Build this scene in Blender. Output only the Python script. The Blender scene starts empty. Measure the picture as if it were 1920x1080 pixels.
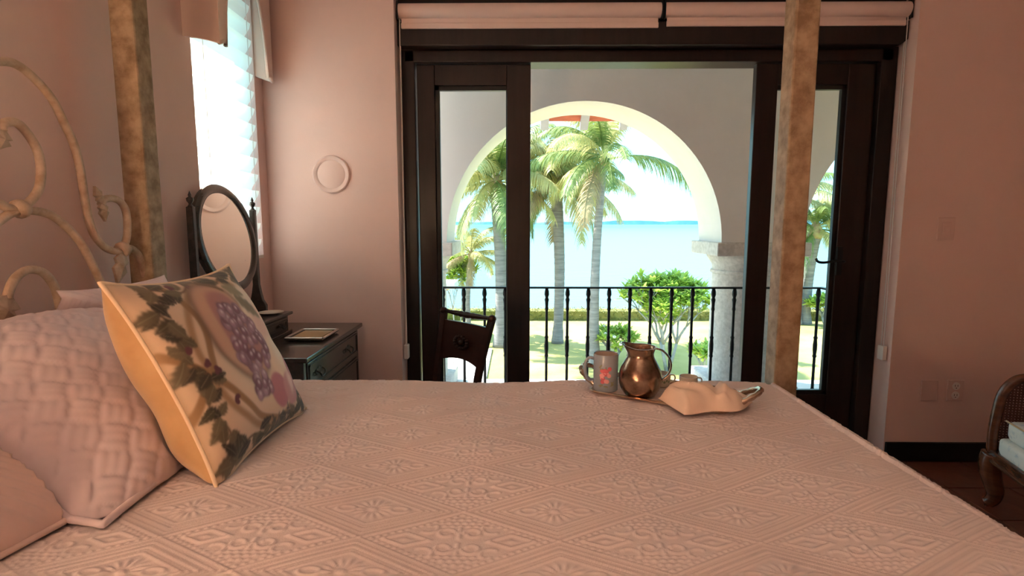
import bpy, bmesh, math, random
import numpy as np
from mathutils import Vector, Matrix

sc = bpy.context.scene
col = sc.collection
R = math.radians
rnd = random.Random(7)

# ------------------------------------------------------------ camera
H = 1.31
cam_d = bpy.data.cameras.new('camera')
cam_d.sensor_width = 36.0
cam_d.lens = 1020 / 1920 * 36
cam_d.clip_start = 0.02
cam_d.clip_end = 60000
cam = bpy.data.objects.new('camera', cam_d)
col.objects.link(cam)
cam.location = (0, 0, H)
cam.rotation_euler = (R(90) - math.atan(121 / 1020), 0, math.atan(10 / 1020))
sc.camera = cam
sc.view_settings.view_transform = 'Standard'
sc.view_settings.look = 'None'
sc.view_settings.gamma = 1
sc.view_settings.use_curve_mapping = False
sc.view_settings.exposure = 1.55

# ------------------------------------------------------------ sky, sun, daylight
w = bpy.data.worlds.new('sky')
sc.world = w
w.use_nodes = True
nt = w.node_tree
nt.nodes.clear()
wo = nt.nodes.new('ShaderNodeOutputWorld')
bg = nt.nodes.new('ShaderNodeBackground')
tc = nt.nodes.new('ShaderNodeTexCoord')
sx = nt.nodes.new('ShaderNodeSeparateXYZ')
rp = nt.nodes.new('ShaderNodeValToRGB')
e = rp.color_ramp.elements
e[0].position = 0.0; e[0].color = (0.32, 0.67, 0.74, 1)
e[1].position = 1.0; e[1].color = (0.36, 0.53, 0.80, 1)
m_ = e.new(0.22); m_.color = (0.29, 0.64, 0.76, 1)
nt.links.new(tc.outputs['Generated'], sx.inputs[0])
nt.links.new(sx.outputs['Z'], rp.inputs[0])
nt.links.new(rp.outputs[0], bg.inputs[0])
bg.inputs[1].default_value = 1.35
nt.links.new(bg.outputs[0], wo.inputs[0])

def lamp(name, kind, loc, energy, color=(1, 1, 1), rot=None, size=None, size_y=None, look=None):
    d = bpy.data.lights.new(name, kind)
    d.energy = energy
    d.color = color
    if kind == 'AREA':
        d.shape = 'RECTANGLE'; d.size = size; d.size_y = size_y
    elif kind == 'POINT':
        d.shadow_soft_size = size
    o = bpy.data.objects.new(name, d)
    col.objects.link(o)
    o.location = loc
    if look is not None:
        o.rotation_euler = Vector(look).to_track_quat('-Z', 'Y').to_euler()
    return o

sun = lamp('sun_offscreen', 'SUN', (0, 0, 30), 7.5, (1.0, 0.95, 0.86), look=(0.60, -0.24, -0.765))
sun.data.angle = R(0.6)

# ------------------------------------------------------------ materials
MATS = {}
class NT:
    """small helper around a node tree"""
    def __init__(s, m):
        s.t = m.node_tree
    def n(s, kind, **kw):
        x = s.t.nodes.new('ShaderNode' + kind)
        for k, v in kw.items():
            if k.startswith('_'):
                setattr(x, k[1:], v)
            else:
                key = k.replace('__', ' ')
                x.inputs[key].default_value = v
        return x
    def l(s, a, b):
        s.t.links.new(a, b)

def mat(name, color, rough=0.6, metal=0.0, color2=None, scale=8.0, detail=4.0, bump=0.0, bscale=None,
        stretch=None, spec=0.5, sheen=0.0, coat=0.0, trans=0.0, attr=None, lo=0.35, hi=0.65, bdist=0.01):
    m = bpy.data.materials.new(name)
    m.use_nodes = True
    t = NT(m)
    p = m.node_tree.nodes['Principled BSDF']
    p.inputs['Base Color'].default_value = (*color, 1)
    p.inputs['Roughness'].default_value = rough
    p.inputs['Metallic'].default_value = metal
    p.inputs['Specular IOR Level'].default_value = spec
    if sheen: p.inputs['Sheen Weight'].default_value = sheen
    if coat:
        p.inputs['Coat Weight'].default_value = coat
        p.inputs['Coat Roughness'].default_value = 0.12
    src = None
    if color2 is not None or bump:
        tcn = t.n('TexCoord')
        mp = t.n('Mapping')
        if stretch: mp.inputs['Scale'].default_value = stretch
        t.l(tcn.outputs['Object'], mp.inputs[0])
        src = mp.outputs[0]
    if color2 is not None:
        nz = t.n('TexNoise', Scale=scale, Detail=detail, Roughness=0.6)
        t.l(src, nz.inputs['Vector'])
        cr = t.n('ValToRGB')
        cr.color_ramp.elements[0].position = lo; cr.color_ramp.elements[0].color = (*color, 1)
        cr.color_ramp.elements[1].position = hi; cr.color_ramp.elements[1].color = (*color2, 1)
        t.l(nz.outputs['Fac'], cr.inputs[0])
        t.l(cr.outputs[0], p.inputs['Base Color'])
    if attr:
        a = t.n('Attribute'); a.attribute_name = attr
        t.l(a.outputs['Color'], p.inputs['Base Color'])
    if bump:
        nb = t.n('TexNoise', Scale=bscale or scale, Detail=5.0, Roughness=0.6)
        t.l(src, nb.inputs['Vector'])
        b = t.n('Bump', Strength=bump, Distance=bdist)
        t.l(nb.outputs['Fac'], b.inputs['Height'])
        t.l(b.outputs[0], p.inputs['Normal'])
    if trans:
        tr = t.n('BsdfTranslucent')
        tr.inputs[0].default_value = (*color, 1)
        if color2 is not None:
            t.l(cr.outputs[0], tr.inputs[0])
        mx = t.n('MixShader'); mx.inputs[0].default_value = trans
        out = m.node_tree.nodes['Material Output']
        t.l(p.outputs[0], mx.inputs[1]); t.l(tr.outputs[0], mx.inputs[2]); t.l(mx.outputs[0], out.inputs[0])
    MATS[name] = m
    return m

def srgb(r, g, b):
    f = lambda c: (c / 255 / 12.92) if c / 255 <= 0.04045 else ((c / 255 + 0.055) / 1.055) ** 2.4
    return (f(r), f(g), f(b))

mat('pink_plaster', (0.76, 0.54, 0.49), 0.85, color2=(0.79, 0.565, 0.515), scale=2.2, bump=0.12, bscale=60, bdist=0.004)
mat('white_plaster', (0.80, 0.78, 0.77), 0.85, color2=(0.74, 0.72, 0.71), scale=2.0, bump=0.25, bscale=16, bdist=0.006)
mat('ceiling_paint', (0.82, 0.76, 0.73), 0.9)
mat('dark_wood', (0.012, 0.006, 0.005), 0.34, color2=(0.022, 0.01, 0.008), scale=5, stretch=(6, 6, 0.6), bump=0.05, bscale=20, spec=0.35)
mat('chair_wood', (0.022, 0.007, 0.005), 0.35, color2=(0.04, 0.012, 0.008), scale=7, stretch=(1, 1, 5), spec=0.25)
mat('dresser_wood', (0.03, 0.022, 0.018), 0.24, color2=(0.05, 0.035, 0.028), scale=6, stretch=(8, 1, 8), spec=0.6, coat=0.3)
mat('walnut', (0.075, 0.022, 0.010), 0.25, color2=(0.16, 0.055, 0.022), scale=6, stretch=(1, 1, 4), coat=0.4)
mat('baseboard_black', (0.010, 0.009, 0.009), 0.4, spec=0.35)
mat('tile', (0.11, 0.030, 0.016), 0.32, color2=(0.165, 0.05, 0.026), scale=7, bump=0.15, bscale=15, coat=0.2)
mat('grout', (0.05, 0.022, 0.015), 0.8)
mat('post_paint', (0.22, 0.135, 0.07), 0.6, color2=(0.44, 0.315, 0.2), scale=22, detail=8, bump=0.15, bscale=50, bdist=0.003)
mat('scroll_paint', (0.42, 0.275, 0.18), 0.55, color2=(0.60, 0.43, 0.32), scale=30, detail=8, bump=0.2, bscale=60, bdist=0.003)
mat('blind_fabric', (0.80, 0.62, 0.58), 0.8)
mat('slat_fabric', (0.97, 0.94, 0.88), 0.7, trans=0.82)
mat('valance_fabric', (0.76, 0.57, 0.50), 0.8, bump=0.1, bscale=250, bdist=0.001, color2=(0.80, 0.61, 0.53), scale=5)
mat('white_plastic', (0.82, 0.74, 0.70), 0.4)
mat('plate_plastic', (0.72, 0.50, 0.45), 0.45)
mat('slot', (0.12, 0.07, 0.06), 0.6)
mat('iron', (0.006, 0.0065, 0.008), 0.45, spec=0.3, bump=0.3, bscale=30, bdist=0.004)
mat('brass_dark', (0.05, 0.04, 0.03), 0.4, metal=0.8)
mat('gold', (0.62, 0.45, 0.20), 0.3, metal=0.9)
mat('stone', (0.50, 0.48, 0.46), 0.85, color2=(0.66, 0.635, 0.61), scale=35, bump=0.3, bscale=60, bdist=0.004)
mat('roof_board', (0.62, 0.13, 0.07), 0.7, color2=(0.46, 0.10, 0.06), scale=6, stretch=(1, 5, 1))
mat('rafter_paint', (0.40, 0.36, 0.42), 0.7, color2=(0.48, 0.44, 0.50), scale=6)
mat('balcony_tile', (0.72, 0.68, 0.65), 0.6, color2=(0.66, 0.61, 0.58), scale=4)
mat('terracotta', (0.62, 0.25, 0.15), 0.8, color2=(0.5, 0.2, 0.12), scale=6)
mat('garden_white', (0.615, 0.600, 0.585), 0.8)
mat('paving', (0.462, 0.392, 0.371), 0.85, color2=(0.518, 0.462, 0.441), scale=2.5)
mat('grass', (0.33, 0.31, 0.08), 0.9, color2=(0.48, 0.4, 0.15), scale=0.55, detail=7, bump=0.6, bscale=30, bdist=0.05)
mat('hedge', (0.154, 0.168, 0.035), 0.7, color2=(0.252, 0.231, 0.063), scale=2, trans=0.2)
mat('palm_green', (0.13, 0.2, 0.055), 0.5, color2=(0.26, 0.33, 0.1), scale=3, trans=0.35)
mat('palm_yellow', (0.42, 0.42, 0.16), 0.5, color2=(0.58, 0.52, 0.25), scale=3, trans=0.35)
mat('palm_dry', (0.315, 0.224, 0.112), 0.7, color2=(0.406, 0.308, 0.168), scale=3, trans=0.2)
mat('palm_trunk', (0.17, 0.155, 0.16), 0.9, color2=(0.27, 0.25, 0.25), scale=2.0, stretch=(1, 1, 8), bump=0.4, bscale=6, bdist=0.03)
mat('crown_shaft', (0.42, 0.34, 0.16), 0.7, color2=(0.30, 0.18, 0.10), scale=6)
mat('frangipani_bark', (0.270, 0.270, 0.285), 0.8, color2=(0.375, 0.367, 0.375), scale=9)
mat('frangipani_leaf', (0.36, 0.52, 0.09), 0.45, color2=(0.56, 0.66, 0.16), scale=1.6, trans=0.5)
mat('petal', (0.85, 0.72, 0.70), 0.6)
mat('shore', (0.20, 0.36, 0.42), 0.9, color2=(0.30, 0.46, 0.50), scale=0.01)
mat('sail_white', (0.9, 0.9, 0.9), 0.7)
mat('pillow_lavender', (0.73, 0.585, 0.60), 0.85, sheen=0.3)
mat('sham_fabric', (0.80, 0.575, 0.52), 0.85, sheen=0.3)
mat('velvet_tan', (0.50, 0.28, 0.11), 0.75, color2=(0.58, 0.34, 0.15), scale=9, sheen=0.5)
mat('piping_cream', (0.82, 0.62, 0.42), 0.8)
mat('mattress', (0.8, 0.78, 0.74), 0.9)
mat('mug_glaze', (0.30, 0.345, 0.40), 0.25)
mat('mug_inside', (0.62, 0.50, 0.42), 0.3)
mat('rose', (0.62, 0.12, 0.14), 0.35)
mat('rose_light', (0.80, 0.36, 0.36), 0.35)
mat('leaf_print', (0.25, 0.27, 0.16), 0.4)
mat('copper', (0.17, 0.105, 0.07), 0.22, metal=1.0, color2=(0.46, 0.33, 0.24), scale=16, bump=0.35, bscale=34, bdist=0.004)
mat('tray_metal', (0.45, 0.31, 0.22), 0.25, metal=1.0, color2=(0.66, 0.5, 0.38), scale=22)
mat('lace', (0.62, 0.45, 0.37), 0.9, color2=(0.74, 0.58, 0.50), scale=60)
mat('porcelain', (0.66, 0.56, 0.46), 0.25)
mat('linen', (0.80, 0.60, 0.47), 0.9, bump=0.2, bscale=300, bdist=0.0006, color2=(0.84, 0.65, 0.52), scale=12)
mat('silver', (0.6, 0.58, 0.56), 0.2, metal=1.0)
mat('floral', (0.82, 0.77, 0.68), 0.85, color2=(0.56, 0.56, 0.56), scale=26, detail=6, lo=0.55, hi=0.68)
mat('floral_seat', (0.82, 0.77, 0.68), 0.85, color2=(0.60, 0.60, 0.58), scale=34, detail=6, lo=0.55, hi=0.66)
mat('cane', (0.10, 0.030, 0.018), 0.5)
mat('lampshade', (0.85, 0.72, 0.55), 0.8, trans=0.5)

def custom_mats():
    # thin window glass: mostly clear, with a mirror-like sheen at grazing angles
    m = bpy.data.materials.new('glass'); m.use_nodes = True; t = NT(m); t.t.nodes.clear()
    o = t.n('OutputMaterial'); tr = t.n('BsdfTransparent'); gl = t.n('BsdfGlossy'); mx = t.n('MixShader'); lw = t.n('LayerWeight'); fr = t.n('Math'); fr.operation = 'POWER'; fr.inputs[1].default_value = 4.0; lw.inputs[0].default_value = 0.5; t.l(lw.outputs['Facing'], fr.inputs[0])
    tr.inputs[0].default_value = (0.93, 0.96, 0.96, 1); gl.inputs['Roughness'].default_value = 0.0
    t.l(fr.outputs[0], mx.inputs[0]); t.l(tr.outputs[0], mx.inputs[1]); t.l(gl.outputs[0], mx.inputs[2]); t.l(mx.outputs[0], o.inputs[0])
    MATS['glass'] = m
    # old mirror with foxing spots
    m = bpy.data.materials.new('mirror_glass'); m.use_nodes = True; t = NT(m); p = m.node_tree.nodes['Principled BSDF']
    p.inputs['Metallic'].default_value = 1.0; p.inputs['Roughness'].default_value = 0.04
    tcn = t.n('TexCoord'); nz = t.n('TexNoise', Scale=14.0, Detail=6.0); t.l(tcn.outputs['Object'], nz.inputs['Vector'])
    cr = t.n('ValToRGB'); cr.color_ramp.elements[0].position = 0.70; cr.color_ramp.elements[0].color = (0.90, 0.86, 0.78, 1)
    cr.color_ramp.elements[1].position = 0.76; cr.color_ramp.elements[1].color = (0.25, 0.24, 0.23, 1)
    t.l(nz.outputs['Fac'], cr.inputs[0]); t.l(cr.outputs[0], p.inputs['Base Color'])
    MATS['mirror_glass'] = m
    # sea: turquoise shallows towards the open bay, rippled
    m = bpy.data.materials.new('sea'); m.use_nodes = True; t = NT(m); p = m.node_tree.nodes['Principled BSDF']
    p.inputs['Roughness'].default_value = 0.35; p.inputs['Specular IOR Level'].default_value = 0.25
    tcn = t.n('TexCoord'); mp = t.n('Mapping'); mp.inputs['Scale'].default_value = (0.45, 1.8, 1)
    t.l(tcn.outputs['Object'], mp.inputs[0])
    nz = t.n('TexNoise', Scale=0.55, Detail=8.0, Roughness=0.62); t.l(mp.outputs[0], nz.inputs['Vector'])
    sp = t.n('SeparateXYZ'); t.l(tcn.outputs['Object'], sp.inputs[0])
    mr = t.n('MapRange'); mr.inputs['From Min'].default_value = 20; mr.inputs['From Max'].default_value = 700
    t.l(sp.outputs['Y'], mr.inputs[0])
    cr = t.n('ValToRGB'); cr.color_ramp.elements[0].position = 0.0; cr.color_ramp.elements[0].color = (0.115, 0.205, 0.235, 1)
    cr.color_ramp.elements[1].position = 1.0; cr.color_ramp.elements[1].color = (0.035, 0.235, 0.25, 1)
    k = cr.color_ramp.elements.new(0.35); k.color = (0.085, 0.195, 0.23, 1)
    t.l(mr.outputs[0], cr.inputs[0])
    t.l(cr.outputs[0], p.inputs['Base Color'])
    b = t.n('Bump', Strength=0.5, Distance=0.4); t.l(nz.outputs['Fac'], b.inputs['Height']); t.l(b.outputs[0], p.inputs['Normal'])
    MATS['sea'] = m
    # woven coverlet
    m = bpy.data.materials.new('coverlet'); m.use_nodes = True; t = NT(m); p = m.node_tree.nodes['Principled BSDF']
    p.inputs['Roughness'].default_value = 0.75; p.inputs['Sheen Weight'].default_value = 0.25
    p.inputs['Base Color'].default_value = (0.76, 0.63, 0.60, 1)
    tcn = t.n('TexCoord'); nz = t.n('TexNoise', Scale=420.0, Detail=2.0); t.l(tcn.outputs['Object'], nz.inputs['Vector'])
    b = t.n('Bump', Strength=0.25, Distance=0.001); t.l(nz.outputs['Fac'], b.inputs['Height']); t.l(b.outputs[0], p.inputs['Normal'])
    MATS['coverlet'] = m
    mat('cushion_print', (0.8, 0.7, 0.6), 0.8, attr='print', sheen=0.2)
custom_mats()

# ------------------------------------------------------------ mesh helpers
def crom(pts, n=8, closed=False):
    P = [Vector(p) for p in pts]
    out = []
    N = len(P)
    for i in range(N if closed else N - 1):
        if closed:
            a, b, c, d = P[(i - 1) % N], P[i], P[(i + 1) % N], P[(i + 2) % N]
        else:
            a, b, c, d = P[max(i - 1, 0)], P[i], P[i + 1], P[min(i + 2, N - 1)]
        for k in range(n):
            t = k / n
            out.append(0.5 * ((2 * b) + (c - a) * t + (2 * a - 5 * b + 4 * c - d) * t * t + (3 * b - a - 3 * c + d) * t ** 3))
    if not closed: out.append(P[-1])
    return out

class MB:
    def __init__(s):
        s.v = []; s.f = []
    def add(s, v, f, M=None):
        o = len(s.v)
        s.v += [tuple(M @ Vector(p)) if M is not None else tuple(p) for p in v]
        s.f += [tuple(i + o for i in q) for q in f]
        return s
    def box(s, x0, x1, y0, y1, z0, z1, M=None):
        v = [(x, y, z) for z in (z0, z1) for y in (y0, y1) for x in (x0, x1)]
        f = [(0, 2, 3, 1), (4, 5, 7, 6), (0, 1, 5, 4), (1, 3, 7, 5), (3, 2, 6, 7), (2, 0, 4, 6)]
        return s.add(v, f, M)
    def tube(s, pts, r, n=8, cap=True, M=None, closed=False):
        P = [Vector(p) for p in pts]
        N = len(P)
        rr = r if isinstance(r, (list, tuple)) else [r] * N
        v = []; f = []
        up = None
        for i in range(N):
            t = (P[(i + 1) % N] - P[(i - 1) % N]) if closed else (P[min(i + 1, N - 1)] - P[max(i - 1, 0)])
            if t.length < 1e-9: t = Vector((0, 0, 1))
            t.normalize()
            if up is None:
                up = Vector((0, 0, 1)) if abs(t.z) < 0.9 else Vector((1, 0, 0))
            a = t.cross(up)
            if a.length < 1e-6: a = t.orthogonal()
            a.normalize()
            b = a.cross(t).normalized()
            up = b
            for k in range(n):
                q = 2 * math.pi * k / n
                v.append(P[i] + (a * math.cos(q) + b * math.sin(q)) * rr[i])
        for i in range(N if closed else N - 1):
            j = (i + 1) % N
            for k in range(n):
                k2 = (k + 1) % n
                f.append((i * n + k, i * n + k2, j * n + k2, j * n + k))
        if cap and not closed:
            f.append(tuple(range(n - 1, -1, -1)))
            f.append(tuple((N - 1) * n + k for k in range(n)))
        return s.add(v, f, M)
    def lathe(s, prof, n=16, c=(0, 0, 0), M=None, cap=True):
        v = []; f = []
        for r, z in prof:
            for k in range(n):
                q = 2 * math.pi * k / n
                v.append((c[0] + r * math.cos(q), c[1] + r * math.sin(q), c[2] + z))
        m = len(prof)
        for i in range(m - 1):
            for k in range(n):
                k2 = (k + 1) % n
                f.append((i * n + k, i * n + k2, (i + 1) * n + k2, (i + 1) * n + k))
        if cap:
            f.append(tuple(range(n - 1, -1, -1))); f.append(tuple((m - 1) * n + k for k in range(n)))
        return s.add(v, f, M)
    def prism(s, poly, d0, d1, M=None):
        """polygon in local XZ, extruded along Y from d0 to d1"""
        n = len(poly)
        v = [(x, d0, z) for x, z in poly] + [(x, d1, z) for x, z in poly]
        f = [tuple(range(n)), tuple(range(2 * n - 1, n - 1, -1))]
        for i in range(n):
            j = (i + 1) % n
            f.append((j, i, i + n, j + n))
        return s.add(v, f, M)
    def ell(s, c, r, n=8, m=6, M=None):
        v = []; f = []
        for i in range(m + 1):
            a = math.pi * i / m
            for k in range(n):
                q = 2 * math.pi * k / n
                v.append((c[0] + r[0] * math.sin(a) * math.cos(q), c[1] + r[1] * math.sin(a) * math.sin(q), c[2] - r[2] * math.cos(a)))
        for i in range(m):
            for k in range(n):
                k2 = (k + 1) % n
                f.append((i * n + k, i * n + k2, (i + 1) * n + k2, (i + 1) * n + k))
        return s.add(v, f, M)
    def sheet(s, grid, closed=False):
        nu, nv = len(grid), len(grid[0])
        v = [p for row in grid for p in row]
        f = []
        for i in range(nu - 1):
            for j in range(nv - 1):
                f.append((i * nv + j, (i + 1) * nv + j, (i + 1) * nv + j + 1, i * nv + j + 1))
        return s.add(v, f)
    def mesh(s, name, m, smooth=False):
        me = bpy.data.meshes.new(name)
        me.from_pydata(s.v, [], s.f)
        bm = bmesh.new(); bm.from_mesh(me)
        bmesh.ops.recalc_face_normals(bm, faces=bm.faces)
        bm.to_mesh(me); bm.free()
        me.materials.append(MATS[m])
        if smooth:
            me.polygons.foreach_set('use_smooth', [True] * len(me.polygons))
        me.update()
        return me
    def build(s, name, m, parent=None, smooth=False, bevel=0.0, world=False, sharp=None):
        """top-level: coordinates are world ones, origin goes to the base; child: coordinates are parent-local (or world=True)"""
        off = Vector((0, 0, 0))
        if parent is None:
            a = np.array(s.v)
            off = Vector(((a[:, 0].min() + a[:, 0].max()) / 2, (a[:, 1].min() + a[:, 1].max()) / 2, a[:, 2].min()))
        elif world:
            off = world_loc(parent)
        if off.length > 0:
            s.v = [(p[0] - off.x, p[1] - off.y, p[2] - off.z) for p in s.v]
        me = s.mesh(name, m, smooth)
        o = bpy.data.objects.new(name, me)
        col.objects.link(o)
        if parent is None: o.location = off
        else: o.parent = parent
        if smooth and sharp:
            me.set_sharp_from_angle(angle=R(sharp))
        if bevel:
            b = o.modifiers.new('edge', 'BEVEL'); b.width = bevel; b.segments = 2; b.limit_method = 'ANGLE'; b.angle_limit = R(40)
        return o

def world_loc(o):
    v = Vector((0, 0, 0))
    while o is not None:
        v += o.location; o = o.parent
    return v

def tag(o, label=None, cat=None, group=None, kind=None):
    if label: o['label'] = label
    if cat: o['category'] = cat
    if group: o['group'] = group
    if kind: o['kind'] = kind
    return o

def thing(name, label, cat, loc=(0, 0, 0), rz=0.0, group=None):
    o = bpy.data.objects.new(name, None)
    o.empty_display_size = 0.1
    col.objects.link(o)
    o.location = loc
    o.rotation_euler = (0, 0, rz)
    return tag(o, label, cat, group)

def link_copy(src_mesh, name, parent, loc=(0, 0, 0), rot=(0, 0, 0), scale=(1, 1, 1)):
    o = bpy.data.objects.new(name, src_mesh)
    col.objects.link(o)
    o.parent = parent
    o.location = loc; o.rotation_euler = rot; o.scale = scale
    return o

def frame(o, a, b, n):
    """matrix with columns a,b,n at o"""
    return Matrix(((a[0], b[0], n[0], o[0]), (a[1], b[1], n[1], o[1]), (a[2], b[2], n[2], o[2]), (0, 0, 0, 1)))

def ST(name, mb, m, **k):
    return tag(mb.build(name, m, **k), kind='structure')

# ============================================================ ROOM SHELL
WX, WY, NY, RX, CZ = -1.33, 2.926, -2.25, 4.3, 2.90     # left wall, far wall, near wall, right wall, ceiling
OL, OR, OT = -0.64, 2.045, 2.50                          # door opening
WT = 0.36
WIN = (2.30, 2.84, 1.13, 2.42)                           # window in the left wall: y0 y1 z0 z1
b = MB()
b.box(WX - 0.3, OL, WY, WY + WT, 0, CZ).box(OR, RX + 0.3, WY, WY + WT, 0, CZ).box(OL, OR, WY, WY + WT, OT, CZ)
wall_far = ST('wall_far', b, 'pink_plaster')
b = MB()
b.box(WX - 0.3, WX, NY - 0.2, WIN[0], 0, CZ).box(WX - 0.3, WX, WIN[1], WY, 0, CZ)
b.box(WX - 0.3, WX, WIN[0], WIN[1], 0, WIN[2]).box(WX - 0.3, WX, WIN[0], WIN[1], WIN[3], CZ)
ST('wall_left', b, 'pink_plaster')
b = MB(); b.box(WX, RX, NY - 0.2, NY, 0, CZ); ST('wall_near', b, 'pink_plaster')
b = MB(); b.box(RX, RX + 0.3, NY - 0.2, WY, 0, CZ); ST('wall_right', b, 'pink_plaster')
b = MB(); b.box(WX - 0.3, RX + 0.3, NY - 0.2, WY + WT, CZ, CZ + 0.25); ST('ceiling', b, 'ceiling_paint')
b = MB(); b.box(WX - 0.3, RX + 0.3, NY - 0.2, WY + WT, -0.25, -0.006); floor = ST('floor', b, 'grout')
# floor tiles laid one by one in the part of the floor that shows
t0 = 0.30
tm = MB().box(0.004, t0 - 0.004, 0.004, t0 - 0.004, 0, 0.006 + 0.010 - 0.010)
tme = tm.mesh('tile', 'tile')
fl = world_loc(floor)
for i in range(-8, 15):
    for j in range(-3, 10):
        x, y = i * t0 + 0.05, j * t0 + 0.2
        if x < WX or x + t0 > RX or y + t0 > WY or (x < 0.3 and y < 1.6): continue
        link_copy(tme, 'tile', floor, (x - fl.x, y - fl.y, -0.006 - fl.z + rnd.uniform(-0.0006, 0.0006)))
b = MB(); b.box(OR, RX, WY - 0.018, WY, 0, 0.105); ST('baseboard_far', b, 'baseboard_black', bevel=0.004)
b = MB(); b.box(WX, OL, WY - 0.018, WY, 0, 0.105).box(WX, WX + 0.018, NY, WY, 0, 0.105); ST('baseboard_left', b, 'baseboard_black', bevel=0.004)
# plastered reveals either side of the door
b = MB(); b.box(OL - 0.004, OL + 0.006, WY - 0.002, WY + 0.13, 0, OT); ST('trim_1', b, 'pink_plaster')
b = MB(); b.box(OR - 0.006, OR + 0.004, WY - 0.002, WY + 0.13, 0, OT); ST('trim_2', b, 'pink_plaster')

# ============================================================ DOOR
DY = 3.06
door = tag(thing('door_1', 'dark wooden double door with narrow glazed leaves open to the balcony', 'door', ((OL + OR) / 2, DY, 0)), kind='structure')
jl, jr = OL + 0.006, OR - 0.006
MB().box(jl, jl + 0.075, DY, DY + 0.16, 0, 2.25).build('jamb', 'dark_wood', door, bevel=0.004, world=True)
MB().box(jr - 0.085, jr, DY, DY + 0.16, 0, 2.25).build('jamb', 'dark_wood', door, bevel=0.004, world=True)
b = MB().prism([(jl, 2.36), (jl, 2.24), (jr - 0.035, 2.24), (jr, 2.265), (jr, 2.36)], DY - 0.07, DY + 0.18)
b.build('head_rail', 'dark_wood', door, bevel=0.005, world=True)
MB().box(jl + 0.02, jr - 0.02, DY + 0.0, DY + 0.14, 2.175, 2.24).build('track', 'dark_wood', door, bevel=0.006, world=True)
MB().box(jl, jr, DY - 0.03, DY + 0.18, 2.36, OT).build('top_board', 'dark_wood', door, world=True)
MB().box(jl, jr, DY - 0.02, DY + 0.2, 0.0, 0.02).build('threshold', 'dark_wood', door, world=True)
def leaf(x0, x1, g0, g1, side):
    lf = bpy.data.objects.new('leaf', None); col.objects.link(lf); lf.parent = door
    lf.location = ((x0 + x1) / 2 - door.location.x, 0.03, 0.02)
    y0, y1 = DY + 0.03, DY + 0.075
    zt, zb, z0, z1 = 2.172, 0.021, 0.32, 2.062
    MB().box(x0, g0, y0, y1, zb, zt).build('stile', 'dark_wood', lf, bevel=0.004, world=True)
    MB().box(g1, x1, y0, y1, zb, zt).build('stile', 'dark_wood', lf, bevel=0.004, world=True)
    MB().box(g0, g1, y0, y1, zb, z0).build('bottom_rail', 'dark_wood', lf, bevel=0.003, world=True)
    MB().box(g0, g1, y0, y1, z1, zt).build('top_rail', 'dark_wood', lf, bevel=0.003, world=True)
    bd = MB()
    k = 0.024
    bd.box(g0, g0 + (k if side < 0 else 0.004), y0 + 0.012, y1 - 0.006, z0, z1).box(g1 - (0.004 if side < 0 else k), g1, y0 + 0.012, y1 - 0.006, z0, z1)
    bd.box(g0, g1, y0 + 0.012, y1 - 0.006, z0, z0 + k).box(g0, g1, y0 + 0.012, y1 - 0.006, z1 - k, z1)
    bd.build('glazing_bead', 'baseboard_black', lf, bevel=0.002, world=True)
    MB().box(g0, g1, y0 + 0.020, y0 + 0.025, z0, z1).build('pane', 'glass', lf, world=True)
    return lf
lfl = leaf(-0.553, 0.072, -0.455, -0.060, -1)
lfr = leaf(1.300, 1.948, 1.420, 1.800, 1)
hb = MB()
hb.box(1.80, 1.83, DY + 0.018, DY + 0.03, 1.02, 1.18)
hb.tube(crom([(1.815, DY + 0.02, 1.10), (1.81, DY - 0.035, 1.10), (1.76, DY - 0.04, 1.105), (1.70, DY - 0.035, 1.095), (1.665, DY - 0.035, 1.10), (1.655, DY - 0.03, 1.118)], 5), 0.007, 8)
hb.build('handle', 'iron', lfr, smooth=True, world=True, sharp=40)

# roller blinds above the door
def roller(x0, x1, drop, label):
    y, z, r = 2.992, 2.412, 0.038
    t = thing('roller_blind', label, 'blind', ((x0 + x1) / 2, y, z - 0.1))
    M = Matrix.Translation((0, 0, 0))
    MB().tube([(x0, y, z), (x1, y, z)], r, 20).build('roll', 'blind_fabric', t, smooth=True, world=True, sharp=40)
    MB().box(x0 + 0.012, x1 - 0.012, y - 0.006, y - 0.003, drop, z).build('blind_cloth', 'blind_fabric', t, world=True)
    MB().box(x0 + 0.010, x1 - 0.010, y - 0.012, y + 0.004, drop - 0.022, drop + 0.006).build('hem_bar', 'blind_fabric', t, bevel=0.003, world=True)
    for x, s in ((x0, -1), (x1, 1)):
        MB().prism([(x, z + 0.045), (x + s * 0.008, z + 0.045), (x + s * 0.008, z - 0.05), (x, z - 0.05)], y - 0.03, y + 0.03).build('bracket', 'iron', t, world=True)
    return t
roller(OL + 0.02, 0.744, 2.345, 'wide pink fabric roller blind rolled up above the door leaf beside the side chair')
roller(0.766, OR - 0.02, 2.352, 'pink fabric roller blind rolled up above the door, behind the bedpost')
def cord(x, z0, label, big):
    t = thing('blind_cord', label, 'cord', (x, 2.965, z0))
    MB().tube([(x, 2.965, z0), (x, 2.985, 2.40)], 0.0025, 6).tube([(x, 2.985, z0), (x, 3.0, 2.40)], 0.0025, 6).build('cord', 'white_plastic', t, world=True)
    MB().box(x - 0.012, x + 0.012, 2.95, 2.998, z0 - big, z0 + 0.02).build('tensioner', 'white_plastic', t, bevel=0.004, world=True)
cord(OL + 0.022, 0.62, 'white blind cord with tensioner on the dresser side of the door', 0.06)
cord(OR - 0.022, 0.62, 'white blind cord with tensioner on the light switch side of the door', 0.06)

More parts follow.
